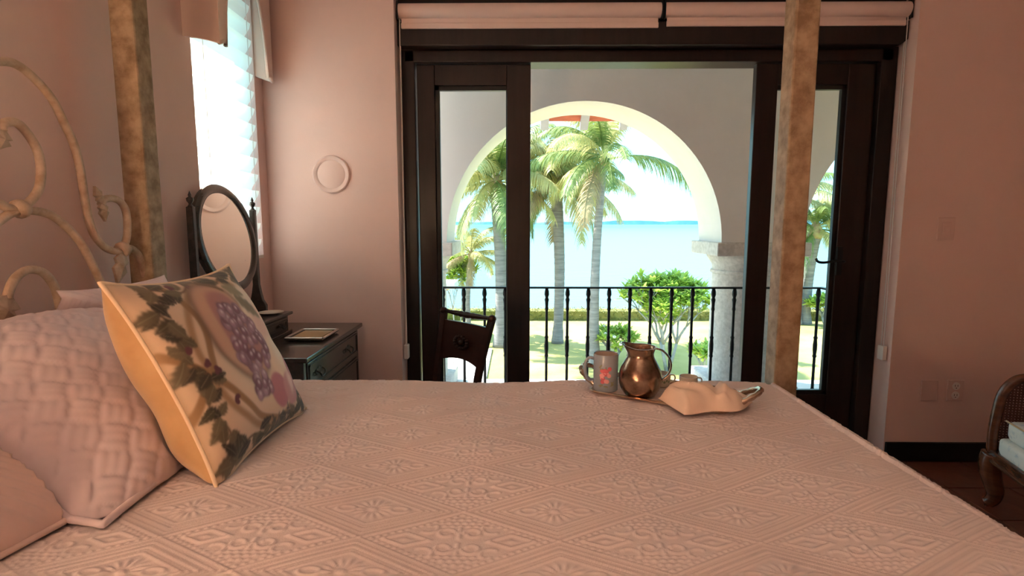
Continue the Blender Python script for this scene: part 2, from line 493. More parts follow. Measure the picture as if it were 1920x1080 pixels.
# ============================================================ LEFT WINDOW
win = tag(thing('window_1', 'narrow window with white louvred shade', 'window', (WX - 0.1, (WIN[0] + WIN[1]) / 2, WIN[2])), kind='structure')
y0, y1, z0, z1 = WIN
fb = MB().box(WX - 0.24, WX - 0.19, y0, y0 + 0.05, z0, z1).box(WX - 0.24, WX - 0.19, y1 - 0.05, y1, z0, z1)
fb.box(WX - 0.24, WX - 0.19, y0, y1, z0, z0 + 0.05).box(WX - 0.24, WX - 0.19, y0, y1, z1 - 0.05, z1)
fb.build('window_frame', 'white_plastic', win, world=True)
MB().box(WX - 0.218, WX - 0.214, y0 + 0.05, y1 - 0.05, z0 + 0.05, z1 - 0.05).build('pane', 'glass', win, world=True)
# louvred shade hung at the wall face
pitch = 0.082
prof = [(0.020, 0.050), (0.014, 0.028), (-0.002, 0.004), (-0.016, -0.018), (-0.022, -0.046)]
sl = MB()
pr = [(p.x, p.z) for p in crom([(a, 0, c) for a, c in prof], 4)]
sl.sheet([[(x, yy, z) for x, z in pr] for yy in (y0 + 0.006, (y0 + y1) / 2, y1 - 0.012)])
sme = sl.mesh('slat', 'slat_fabric', True)
n = int((z1 - z0) / pitch)
wl = world_loc(win)
for i in range(n):
    link_copy(sme, 'slat', win, (WX - 0.02 - wl.x, -wl.y, z0 + 0.05 + i * pitch - wl.z))
MB().box(WX - 0.045, WX + 0.004, y0 + 0.004, y1 - 0.008, z0 + 0.002, z0 + 0.018).build('bottom_bar', 'white_plastic', win, world=True)
cb = MB().tube([(WX + 0.0, y1 - 0.05, z0 + 0.02), (WX + 0.0, y1 - 0.05, z1)], 0.0015, 5).tube([(WX + 0.0, y0 + 0.09, z0 + 0.02), (WX + 0.0, y0 + 0.09, z1)], 0.0015, 5)
cb.build('ladder_cord', 'white_plastic', win, world=True)
# upholstered arched valance box
vp = thing('valance', 'pink upholstered window valance with a scalloped arch', 'valance', (-1.25, 2.55, 2.0))
A = Vector((-1.183, 2.252, 0)); B = Vector((-1.245, 2.862, 0)); d = (B - A); L = d.length; d.normalize(); nrm = Vector((d.y, -d.x, 0))
Mv = frame((A.x, A.y, 0), d, nrm, (0, 0, 1))
Mv = frame((A.x, A.y, 0), (d.x, d.y, 0), (nrm.x, nrm.y, 0), (0, 0, 1))   # local x along front, y outwards, z up
NN = 40
def arch_z(s):
    q = (s - L / 2) / (L / 2)
    if abs(q) > 0.80: return 2.035 + 0.03 * (1 - abs(q)) / 0.2 - 0.045 * (abs(q) < 0.84) - 0.01
    u = abs(q) / 0.80
    return 2.03 + 0.44 * (1 - u ** 2.6) ** 0.62
top = [(L * i / NN) for i in range(NN + 1)]
vv = []; ff = []
for yy in (-0.014, 0.0):
    for s_ in top: vv.append((s_, yy, arch_z(s_)))
    for s_ in top: vv.append((s_, yy, 2.66))
K = NN + 1
for i in range(NN):
    ff += [(i, i + 1, K + i + 1, K + i), (2 * K + i, 3 * K + i, 3 * K + i + 1, 2 * K + i + 1), (K + i, K + i + 1, 3 * K + i + 1, 3 * K + i)]
ff += [(0, K, 3 * K, 2 * K), (NN, 2 * K + NN, 3 * K + NN, K + NN)]
MB().add(vv, ff, Mv).build('front_panel', 'valance_fabric', vp, world=True)
edge = [Mv @ Vector((s_, -0.004, arch_z(s_))) for s_ in top]
MB().tube(edge, 0.009, 8).build('edge_cord', 'valance_fabric', vp, smooth=True, world=True)
pl = [(A.x, 2.02), (A.x - 0.05, 2.035), (A.x - 0.10, 2.045), (WX, 2.05), (WX, 2.66), (A.x, 2.66)]
MB().prism(pl, A.y - 0.002, A.y + 0.012).build('side_panel', 'valance_fabric', vp, world=True)
pl = [(B.x, 2.02), (WX, 2.05), (WX, 2.66), (B.x, 2.66)]
MB().prism(pl, B.y - 0.012, B.y + 0.002).build('side_panel', 'valance_fabric', vp, world=True)

# ============================================================ WALL FITTINGS
def plate(name, x, z, label, cat, kind_):
    t = thing(name, label, cat, (x, WY, z - 0.06))
    wd, ht = (0.046, 0.060)
    MB().box(x - wd, x + wd, WY - 0.008, WY, z - ht, z + ht).build('cover_plate', 'plate_plastic', t, bevel=0.004, world=True)
    if kind_ == 'switch':
        MB().box(x - 0.022, x + 0.022, WY - 0.012, WY - 0.006, z - 0.034, z + 0.034).build('rocker', 'plate_plastic', t, bevel=0.003, world=True)
        MB().box(x - 0.012, x + 0.012, WY - 0.0135, WY - 0.011, z - 0.012, z + 0.012).build('button', 'plate_plastic', t, bevel=0.001, world=True)
    if kind_ == 'outlet':
        for dz in (-0.026, 0.026):
            s = MB().lathe([(0.021, 0), (0.021, 0.003)], 20, M=Matrix.Translation((x, WY - 0.008, z + dz)) @ Matrix.Rotation(R(90), 4, 'X')).build('socket', 'white_plastic', t, world=True)
            sb = MB()
            for dx in (-0.007, 0.007): sb.box(x + dx - 0.0015, x + dx + 0.0015, WY - 0.0116, WY - 0.010, z + dz - 0.003, z + dz + 0.008)
            sb.box(x - 0.003, x + 0.003, WY - 0.0116, WY - 0.010, z + dz - 0.013, z + dz - 0.008)
            sb.build('socket_slots', 'slot', t, world=True)
plate('light_switch', 2.270, 1.282, 'pink light switch plate on the wall beside the door', 'switch', 'switch')
plate('blank_plate', 2.260, 0.400, 'blank pink cover plate low on the wall beside the outlet', 'cover plate', 'blank')
plate('power_outlet', 2.403, 0.400, 'double power outlet low on the pink wall', 'outlet', 'outlet')
t = thing('wall_medallion', 'round plaster medallion on the pink wall above the dresser', 'wall plaque', (-0.985, WY, 1.47))
Mm = Matrix.Translation((-0.985, WY, 1.568)) @ Matrix.Rotation(R(90), 4, 'X')
MB().lathe([(0.100, 0), (0.100, 0.006), (0.094, 0.012), (0.080, 0.010), (0.074, 0.005)], 48, M=Mm).build('rim', 'pink_plaster', t, smooth=True, world=True, sharp=35)
MB().lathe([(0.073, 0.0), (0.073, 0.006), (0.055, 0.011), (0.02, 0.014), (0.001, 0.0145)], 48, M=Mm).build('disc', 'pink_plaster', t, smooth=True, world=True, sharp=35)

# ============================================================ BED
BZ = 0.811                      # coverlet top
PX0, PX1, PY0, PY1 = -1.205, 0.872, -0.17, 1.762
bed = thing('four_poster_bed', 'tan painted four poster bed with scrolled iron headboard', 'bed', (-0.17, 0.8, 0))
pw = 0.0375
for px_, py_ in ((PX0, PY0), (PX0, PY1), (PX1, PY0), (PX1, PY1)):
    p = MB().box(px_ - pw, px_ + pw, py_ - pw, py_ + pw, 0.03, 2.42)
    p.build('bed_post', 'post_paint', bed, bevel=0.006, world=True)
    MB().lathe([(0.03, 0), (0.045, 0.008), (0.045, 0.03)], 16, c=(px_, py_, 0)).build('foot_cap', 'post_paint', bed, world=True)
for a, c in (((PX0, PY0), (PX1, PY0)), ((PX0, PY1), (PX1, PY1)), ((PX0, PY0), (PX0, PY1)), ((PX1, PY0), (PX1, PY1))):
    dx = pw if a[0] != c[0] else 0; dy = pw if a[1] != c[1] else 0
    e_ = 0.02
    MB().box(a[0] + dx - (0 if dx else e_), c[0] - dx + (0 if dx else e_), a[1] + dy - (0 if dy else e_), c[1] - dy + (0 if dy else e_), 2.36, 2.40).build('canopy_rail', 'post_paint', bed, bevel=0.004, world=True)
    MB().box(a[0] + dx - (0 if dx else 0.012), c[0] - dx + (0 if dx else 0.012), a[1] + dy - (0 if dy else 0.012), c[1] - dy + (0 if dy else 0.012), 0.24, 0.36).build('side_rail', 'post_paint', bed, bevel=0.004, world=True)
# headboard scrolls, (y, z) on the plane of the posts
hb_plane = -1.20
YC = (PY0 + PY1) / 2

CURVES = {
'outer': [(0.80, 1.60), (0.88, 1.655), (1.0, 1.60), (1.12, 1.60), (1.22, 1.65), (1.303, 1.683), (1.349, 1.687), (1.398, 1.663), (1.439, 1.627), (1.469, 1.575), (1.495, 1.523), (1.509, 1.46), (1.515, 1.386), (1.523, 1.323), (1.54, 1.275), (1.577, 1.239), (1.631, 1.227), (1.661, 1.256), (1.673, 1.3), (1.672, 1.346), (1.654, 1.373), (1.623, 1.384), (1.587, 1.379), (1.573, 1.363)],
'tail': [(1.645, 1.234), (1.677, 1.234), (1.706, 1.218), (1.723, 1.19), (1.731, 1.155), (1.739, 1.12)],
'spiral': [(1.289, 1.525), (1.291, 1.537), (1.305, 1.547), (1.333, 1.548), (1.363, 1.52), (1.381, 1.485), (1.384, 1.441), (1.371, 1.394), (1.341, 1.362), (1.314, 1.347), (1.286, 1.346), (1.264, 1.355), (1.21, 1.39), (1.16, 1.45), (1.08, 1.50), (1.0, 1.47), (0.97, 1.40), (1.01, 1.35), (1.05, 1.37)],
'sweep': [(0.80, 1.0), (0.95, 1.06), (1.10, 1.19), (1.20, 1.28), (1.26, 1.317), (1.293, 1.335), (1.342, 1.341), (1.395, 1.333), (1.438, 1.306), (1.484, 1.261), (1.52, 1.198), (1.557, 1.124), (1.606, 1.053), (1.66, 0.98), (1.72, 0.93)],
'lower': [(1.257, 1.134), (1.263, 1.152), (1.283, 1.18), (1.318, 1.197), (1.359, 1.187), (1.387, 1.152), (1.398, 1.11), (1.397, 1.072), (1.393, 1.038), (1.38, 0.96), (1.36, 0.90)],
}
def leaf_shape(c, dirv, ln, wd, lobes=2):
    """small cast iron leaf in the headboard plane"""
    m = MB()
    d_ = Vector((0, dirv[0], dirv[1])).normalized(); q = Vector((0, -d_.z, d_.y))
    o = Vector(c)
    out = [(0, 0.12), (0.25, 0.5), (0.38, 0.3), (0.55, 0.5), (0.72, 0.28), (1.0, 0.0)]
    ring = [o + d_ * (ln * a) + q * (wd * w_) for a, w_ in out] + [o + d_ * (ln * a) - q * (wd * w_) for a, w_ in reversed(out[:-1])]
    n_ = len(ring)
    v = [p + Vector((0.004, 0, 0)) for p in ring] + [p - Vector((0.004, 0, 0)) for p in ring] + [o + d_ * ln * 0.45 + Vector((0.012, 0, 0))]
    f = [(i, (i + 1) % n_, 2 * n_) for i in range(n_)] + [tuple(range(2 * n_ - 1, n_ - 1, -1))] + [(i, i + n_, (i + 1) % n_ + n_, (i + 1) % n_) for i in range(n_)]
    return m.add(v, f)
head = bpy.data.objects.new('headboard', None); col.objects.link(head); head.parent = bed
head.location = (hb_plane - bed.location.x, YC - bed.location.y, 0.9)
for sgn in (1, -1):
    mir = lambda y: YC + sgn * (y - YC)
    for nm, cv in CURVES.items():
        MB().tube(crom([(hb_plane, mir(y), z) for y, z in cv], 6), 0.0105, 10).build('scroll_bar', 'scroll_paint', head, smooth=True, world=True)
    for y, z in ((1.645, 1.232), (1.314, 1.345)):
        Mk = Matrix.Translation((hb_plane, mir(y), z)) @ Matrix.Rotation(R(35) * sgn, 4, 'X') @ Matrix.Rotation(R(90), 4, 'X')
        MB().lathe([(0.012, -0.014), (0.021, -0.012), (0.024, 0), (0.021, 0.012), (0.012, 0.014)], 12, M=Mk).build('clasp', 'scroll_paint', head, smooth=True, world=True)
    for c_, dv, ln, wd in (((1.64, 1.222), (-0.35, -1), 0.10, 0.055), ((1.575, 1.37), (0.1, -1), 0.055, 0.035), ((1.574, 1.37), (-0.5, 1), 0.05, 0.03), ((1.258, 1.140), (-0.5, -1), 0.08, 0.075), ((1.29, 1.525), (-0.4, -1), 0.05, 0.05)):
        leaf_shape((hb_plane + 0.002, mir(c_[0]), c_[1]), (dv[0] * sgn, dv[1]), ln, wd).build('cast_leaf', 'scroll_paint', head, world=True)
MB().tube([(hb_plane, PY0, 0.66), (hb_plane, PY1, 0.66)], 0.014, 10).build('cross_bar', 'scroll_paint', head, smooth=True, world=True)

# mattress
mt = MB().box(-1.155, 0.80, -0.105, 1.695, 0.36, 0.785)
tag(mt.build('mattress', 'mattress', bevel=0.05), 'thick white mattress under the pink coverlet', 'mattress')

# ---- woven coverlet with diamonds in relief
HW, HH = 0.159, 0.0865          # half diagonals of a diamond
CX0, CY0 = -0.093, 0.983        # centre of one dotted diamond
def ridge(dist, wid):
    return np.exp(-(dist / wid) ** 2)
def relief(x, y):
    """height 0..1 of the woven pattern at bed coordinates"""
    X = (x - CX0) / HW; Y = (y - CY0) / HH
    p = (X + Y) / 2; q = (X - Y) / 2
    ip = np.round(p); iq = np.round(q)
    # centre of the cell in X,Y
    u = X - (ip + iq); v = Y - (ip - iq)
    par = (np.mod(ip + iq, 2) + np.mod(ip - iq, 2) * 0)    # 0: dotted, 1: banded
    s = np.abs(u) + np.abs(v)
    k = 1.0
    h = np.zeros_like(s)
    edge = ridge((s - 1.0), 0.025) * 0.9
    # banded diamond
    hb_ = np.zeros_like(s)
    for c_, a_, w_ in ((0.93, 0.6, .017), (0.86, 0.8, .02), (0.78, 0.55, .016), (0.72, 0.8, .02), (0.63, 0.5, .016), (0.55, 0.75, .02)):
        hb_ = np.maximum(hb_, a_ * ridge(s - c_, w_))
    # flower motif of radiating strokes and two loops
    ang = np.arctan2(v * 0.62, u); rr = np.sqrt(u ** 2 + (v * 0.62) ** 2)
    strokes = (0.5 + 0.5 * np.cos(ang * 14)) ** 2 * ridge(rr - 0.14, 0.075) * (rr > 0.05)
    hb_ = np.maximum(hb_, strokes)
    hb_ = np.maximum(hb_, ridge(rr - 0.02, 0.025))
    for sx_ in (-1, 1):
        lo_ = np.sqrt(((u - sx_ * 0.29) / 1.6) ** 2 + (v * 0.62) ** 2)
        hb_ = np.maximum(hb_, 0.85 * ridge(lo_ - 0.062, 0.016))
    # dotted diamond
    ha = np.zeros_like(s)
    # row of dots just inside the edge
    tt = np.where(u * v >= 0, u - v, u + v)
    per = 15.0
    dl = np.abs(np.mod(tt * per / 2, 1.0) - 0.5) * 2 / per
    ha = np.maximum(ha, np.exp(-((s - 0.88) ** 2 + (dl * 1.0) ** 2) / 0.026 ** 2))
    # field of dots in the two blunt corners
    gx = u * 12; gy = v * 8.5
    row = np.round(gy); gx2 = gx + 0.5 * np.mod(row, 2)
    dd = np.sqrt((gx2 - np.round(gx2)) ** 2 + ((gy - row) * 1.0) ** 2)
    fld = np.exp(-(dd / 0.30) ** 2) * (s < 0.80) * (np.abs(v) > 0.46)
    ha = np.maximum(ha, 0.9 * fld)
    # two little diamonds left and right
    for sx_ in (-1, 1):
        su = np.abs(u - sx_ * 0.53) * 0.85 + np.abs(v)
        ha = np.maximum(ha, ridge(su - 0.20, 0.028))
        ha = np.maximum(ha, 0.8 * ridge(su, 0.05))
    # scrolls in the middle
    for sx_ in (-1, 1):
        for sy_ in (-1, 1):
            du = (u - sx_ * 0.135); dv = (v - sy_ * 0.235) * 0.62
            r_ = np.sqrt(du ** 2 + dv ** 2); a_ = np.arctan2(dv * sy_, du * sx_)
            sp_ = np.abs(r_ - (0.055 + 0.022 * (a_ + np.pi) / np.pi))
            ha = np.maximum(ha, 0.95 * np.exp(-(sp_ / 0.016) ** 2) * (r_ < 0.13))
            du2 = (u - sx_ * 0.33); dv2 = (v - sy_ * 0.40) * 0.62
            r2 = np.sqrt(du2 ** 2 + dv2 ** 2)
            ha = np.maximum(ha, 0.85 * ridge(r2 - 0.10, 0.015) * (dv2 * sy_ < 0.06) * (du2 * sx_ < 0.07))
    # stems
    ha = np.maximum(ha, 0.8 * ridge(u, 0.018) * (np.abs(v) < 0.42) * (np.abs(v) > 0.06))
    h = np.where(par < 0.5, ha, hb_)
    return np.clip(np.maximum(h, edge), 0, 1)

def drape(s, e0, e1, r, drop):
    """arc-length s -> (coordinate, drop, angle): flat between e0 and e1, rounded over the edge, then hanging"""
    c = np.array(s, dtype=float); dz = np.zeros_like(c); an = np.zeros_like(c)
    for sg, ed in ((1, e1), (-1, e0)):
        over = sg * (s - ed) + r
        m1 = over > 0
        a = np.clip(over / r, 0, np.pi / 2)
        hang = np.clip(over - r * np.pi / 2, 0, None)
        c = np.where(m1, ed - sg * r + sg * r * np.sin(a), c)
        dz = np.where(m1, r * (1 - np.cos(a)) + hang, dz)
        an = np.where(m1, sg * a, an)
    return c, dz, an

def make_coverlet():
    ex0, ex1, ey0, ey1, r = -1.9, 0.838, -0.125, 1.722, 0.045
    dropx, dropy = 0.42, 0.42
    step = 0.0029
    xs = np.arange(-1.14, ex1 + 0.025, step)
    xs = np.concatenate([xs, np.arange(ex1 + 0.03, ex1 + dropx, 0.012)])
    ys = np.concatenate([np.arange(ey0 - dropy, 0.55, 0.02), np.arange(0.55, ey1 + 0.03, step * 0.85), np.arange(ey1 + 0.03, ey1 + dropy, 0.012)])
    S, T = np.meshgrid(xs, ys, indexing='ij')
    cx_, dx_, ax_ = drape(S, ex0, ex1, r, dropx)
    cy_, dy_, ay_ = drape(T, ey0, ey1, r, dropy)
    rel = relief(S, T)
    und = 0.004 * np.sin(S * 5.1 + 1.2 * np.sin(T * 3.3)) * np.sin(T * 4.3 + 0.6) + 0.0025 * np.sin(S * 11 + T * 7)
    und -= 0.010 * np.clip((S - 0.55) / 0.29, 0, 1) ** 2
    hgt = 0.0030 * rel
    z = BZ - dx_ - dy_ + und * (np.abs(ax_) < 0.1)
    nx_ = np.sin(ax_); ny_ = np.sin(ay_); nz_ = np.cos(ax_) * np.cos(ay_)
    cx_ = cx_ + nx_ * hgt; cy_ = cy_ + ny_ * hgt; z = z + nz_ * hgt
    wav = 0.007 * np.sin(T * 19) * (dx_ > 0.1) * np.clip(dx_ * 3, 0, 1)
    cx_ = cx_ + wav + 0.004 * (dx_ > 0.1)
    nu, nv = S.shape
    co = np.stack([cx_, cy_, z], -1).reshape(-1, 3)
    base = np.array([-0.15, 0.8, 0.4]); co = co - base
    idx = np.arange(nu * nv).reshape(nu, nv)
    q = np.stack([idx[:-1, :-1], idx[1:, :-1], idx[1:, 1:], idx[:-1, 1:]], -1)
    # the cloth is split at the foot corners, around the posts
    cut = (S[:-1, :-1] > ex1 - 0.05) & ((T[:-1, :-1] > ey1 - 0.05) | (T[1:, 1:] < ey0 + 0.05))
    q = q[~cut]
    me = bpy.data.meshes.new('coverlet')
    nq = len(q)
    me.vertices.add(len(co)); me.vertices.foreach_set('co', co.ravel().astype(np.float32))
    me.loops.add(nq * 4); me.loops.foreach_set('vertex_index', q.ravel().astype(np.int32))
    me.polygons.add(nq); me.polygons.foreach_set('loop_start', (np.arange(nq) * 4).astype(np.int32))
    me.polygons.foreach_set('use_smooth', np.ones(nq, dtype=bool))
    me.update(calc_edges=True); me.validate()
    me.materials.append(MATS['coverlet'])
    o = bpy.data.objects.new('coverlet', me); col.objects.link(o); o.location = base
    tag(o, 'pale pink woven coverlet with raised diamond pattern spread over the bed', 'bedspread')
make_coverlet()

# ---- pillows
def np_mesh(name, co, faces, m, attr=None, parent=None, M=None):
    me = bpy.data.meshes.new(name)
    me.from_pydata([tuple(p) for p in co], [], faces)
    me.materials.append(MATS[m])
    me.polygons.foreach_set('use_smooth', [True] * len(me.polygons))
    if attr is not None:
        a = me.attributes.new(attr[0], 'FLOAT_COLOR', 'POINT')
        c4 = np.ones((len(co), 4), dtype=np.float32); c4[:, :3] = attr[1]
        a.data.foreach_set('color', c4.ravel())
    me.update()
    o = bpy.data.objects.new(name, me); col.objects.link(o)
    if parent is not None: o.parent = parent
    if M is not None: o.matrix_world = M if parent is None else M
    return o
def grid_faces(nu, nv, flip=False):
    f = []
    for i in range(nu - 1):
        for j in range(nv - 1):
            a = (i * nv + j, (i + 1) * nv + j, (i + 1) * nv + j + 1, i * nv + j + 1)
            f.append(a[::-1] if flip else a)
    return f
def pillow_surface(w_, h_, bulge, n_, pat=None, pinch=0.05, ear=0.0, pw_=2.2, sag=0.0):
    t_ = np.sin(np.linspace(-np.pi / 2, np.pi / 2, n_)) * 0.45 + np.linspace(-1, 1, n_) * 0.55
    U, V = np.meshgrid(t_, t_, indexing='ij')
    prof = np.clip((1 - np.abs(U) ** pw_) * (1 - np.abs(V) ** pw_), 0, 1) ** 0.55
    x = w_ / 2 * U * (1 - pinch * (1 - np.abs(V) ** 2) * np.abs(U) ** 2 + ear * np.abs(U * V) ** 6)
    y = h_ / 2 * V * (1 - pinch * (1 - np.abs(U) ** 2) * np.abs(V) ** 2 + ear * np.abs(U * V) ** 6)
    z = bulge * prof
    if pat is not None: z = z + pat(x, y, U, V) * np.clip(prof * 3, 0, 1)
    if sag: z = z - sag * np.clip(V, -1, 1) ** 2 * 0
    return U, V, np.stack([x, y, z], -1).reshape(-1, 3)
def basket(x, y, U, V):
    """basket-weave quilting in diagonal blocks, stitched lines inside each block"""
    a = (x + y) / 0.072; b_ = (x - y) / 0.072
    ia, ib = np.floor(a), np.floor(b_); fa, fb = a - ia, b_ - ib
    alt = np.mod(ia + ib, 2)
    puff = np.where(alt > 0.5, np.sin(np.pi * fa) ** 0.6, np.sin(np.pi * fb) ** 0.6)
    st = np.where(alt > 0.5, np.abs(np.sin(np.pi * fb * 3)), np.abs(np.sin(np.pi * fa * 3)))
    wr = 0.005 * np.sin(x * 17 + y * 6 + 2 * np.sin(y * 13))
    return 0.0062 * puff + 0.0018 * st + wr
def waves(x, y, U, V):
    s_ = np.abs(np.mod((x * 0.8 + y) / 0.16, 1) - 0.5) * 0.16
    lines = np.abs(np.sin(np.pi * s_ / 0.02)) ** 2
    return 0.0050 * lines + 0.004 * np.sin(x * 9 + y * 12)
def rest_on_bed(c, M, z0=None):
    """press the part of a pillow that would sink into the bed flat against the coverlet"""
    z0 = BZ + 0.006 if z0 is None else z0
    A_ = np.array(M); wld = c @ A_[:3, :3].T + A_[:3, 3]
    wld[:, 2] = np.maximum(wld[:, 2], z0)
    return (wld - A_[:3, 3]) @ A_[:3, :3]
def press(c, M, by):
    """dent a pillow where another one leans on it: stay behind that one's back surface"""
    M2, w2, h2, back2, pw2 = by
    A_ = np.array(M); B_ = np.array(M2)
    wld = c @ A_[:3, :3].T + A_[:3, 3]
    q = (wld - B_[:3, 3]) @ B_[:3, :3]
    U = q[:, 0] / (w2 / 2); V = q[:, 1] / (h2 / 2)
    ins = (np.abs(U) < 1) & (np.abs(V) < 1)
    pr = np.clip((1 - np.abs(U) ** pw2) * (1 - np.abs(V) ** pw2), 0, 1) ** 0.55
    lim = -back2 * pr - 0.004
    q[:, 2] = np.where(ins & (q[:, 2] > lim) & (q[:, 2] < 0.05), lim, q[:, 2])
    wld = q @ B_[:3, :3].T + B_[:3, 3]
    wld[:, 2] = np.maximum(wld[:, 2], BZ + 0.006)
    return (wld - A_[:3, 3]) @ A_[:3, :3]
CUSH_M = frame((-0.662, 1.195, 1.003), Vector((0, 1, 0)), Vector((-0.43, 0, 0.90)).normalized(), Vector((0, 1, 0)).cross(Vector((-0.43, 0, 0.90)).normalized()))
CUSH_BY = (CUSH_M, 0.43, 0.43, 0.105, 5.0)
def axes(a_, b_):
    a_ = Vector(a_).normalized(); b_ = Vector(b_); b_ = (b_ - a_ * a_.dot(b_)).normalized()
    return a_, b_, a_.cross(b_)
MAIN_BY = (frame((-0.905, 1.155, 0.935), *axes((0.03, 1, 0.0), (-0.82, 0.03, 0.55))), 0.62, 0.56, 0.085, 2.2)
def make_pillow(label, o_, a_, b_, w_, h_, front, back, m, pat, n_=70, piping=None, ear=0.02, by=None):
    a_ = Vector(a_).normalized(); b_ = Vector(b_); b_ = (b_ - a_ * a_.dot(b_)).normalized(); n__ = a_.cross(b_)
    M = frame(o_, a_, b_, n__)
    t = thing('pillow', label, 'pillow', o_)
    t.matrix_world = M
    U, V, c1 = pillow_surface(w_, h_, front, n_, pat, ear=ear)
    U, V, c2 = pillow_surface(w_, h_, -back, n_, None, ear=ear)
    c1, c2 = rest_on_bed(c1, M), rest_on_bed(c2, M)
    if by is not None: c1, c2 = press(c1, M, by), press(c2, M, by)
    co = np.concatenate([c1, c2]); f = grid_faces(n_, n_) + [tuple(i + n_ * n_ for i in q) for q in grid_faces(n_, n_, True)]
    me = bpy.data.meshes.new('pillow_body'); me.from_pydata([tuple(p) for p in co], [], f)
    bm = bmesh.new(); bm.from_mesh(me); bmesh.ops.remove_doubles(bm, verts=bm.verts, dist=0.0004); bmesh.ops.recalc_face_normals(bm, faces=bm.faces); bm.to_mesh(me); bm.free()
    me.materials.append(MATS[m]); me.polygons.foreach_set('use_smooth', [True] * len(me.polygons))
    o = bpy.data.objects.new('pillow_cover', me); col.objects.link(o); o.parent = t
    if piping:
        g = c1.reshape(n_, n_, 3)
        ring = list(g[0, :]) + list(g[1:, -1]) + list(g[-1, -2::-1]) + list(g[-2:0:-1, 0])
        ring = rest_on_bed(np.array(ring), M, BZ + 0.010)
        MB().tube([tuple(p) for p in ring], 0.0065, 8, closed=True).build('hem', piping, t, smooth=True)
    return t
# (origin is the middle of the pillow)
make_pillow('lavender quilted pillow leaning behind the fruit print cushion', (-0.905, 1.155, 0.935), (0.03, 1, 0.0), (-0.82, 0.03, 0.55), 0.62, 0.56, 0.095, 0.085, 'pillow_lavender', basket, 120, 'pillow_lavender', by=CUSH_BY)
make_pillow('pink woven sham lying under the lavender quilted pillow', (-0.985, 0.60, 0.900), (0.14, 1, 0.0), (-0.93, 0.14, 0.40), 0.68, 0.44, 0.135, 0.06, 'sham_fabric', waves, 180, 'sham_fabric', by=MAIN_BY)
make_pillow('pink sham standing against the headboard by the far bedpost', (-1.045, 1.50, 0.975), (0, 1, 0), (-0.38, 0, 0.92), 0.40, 0.37, 0.06, 0.05, 'pillow_lavender', waves, 60, by=MAIN_BY)

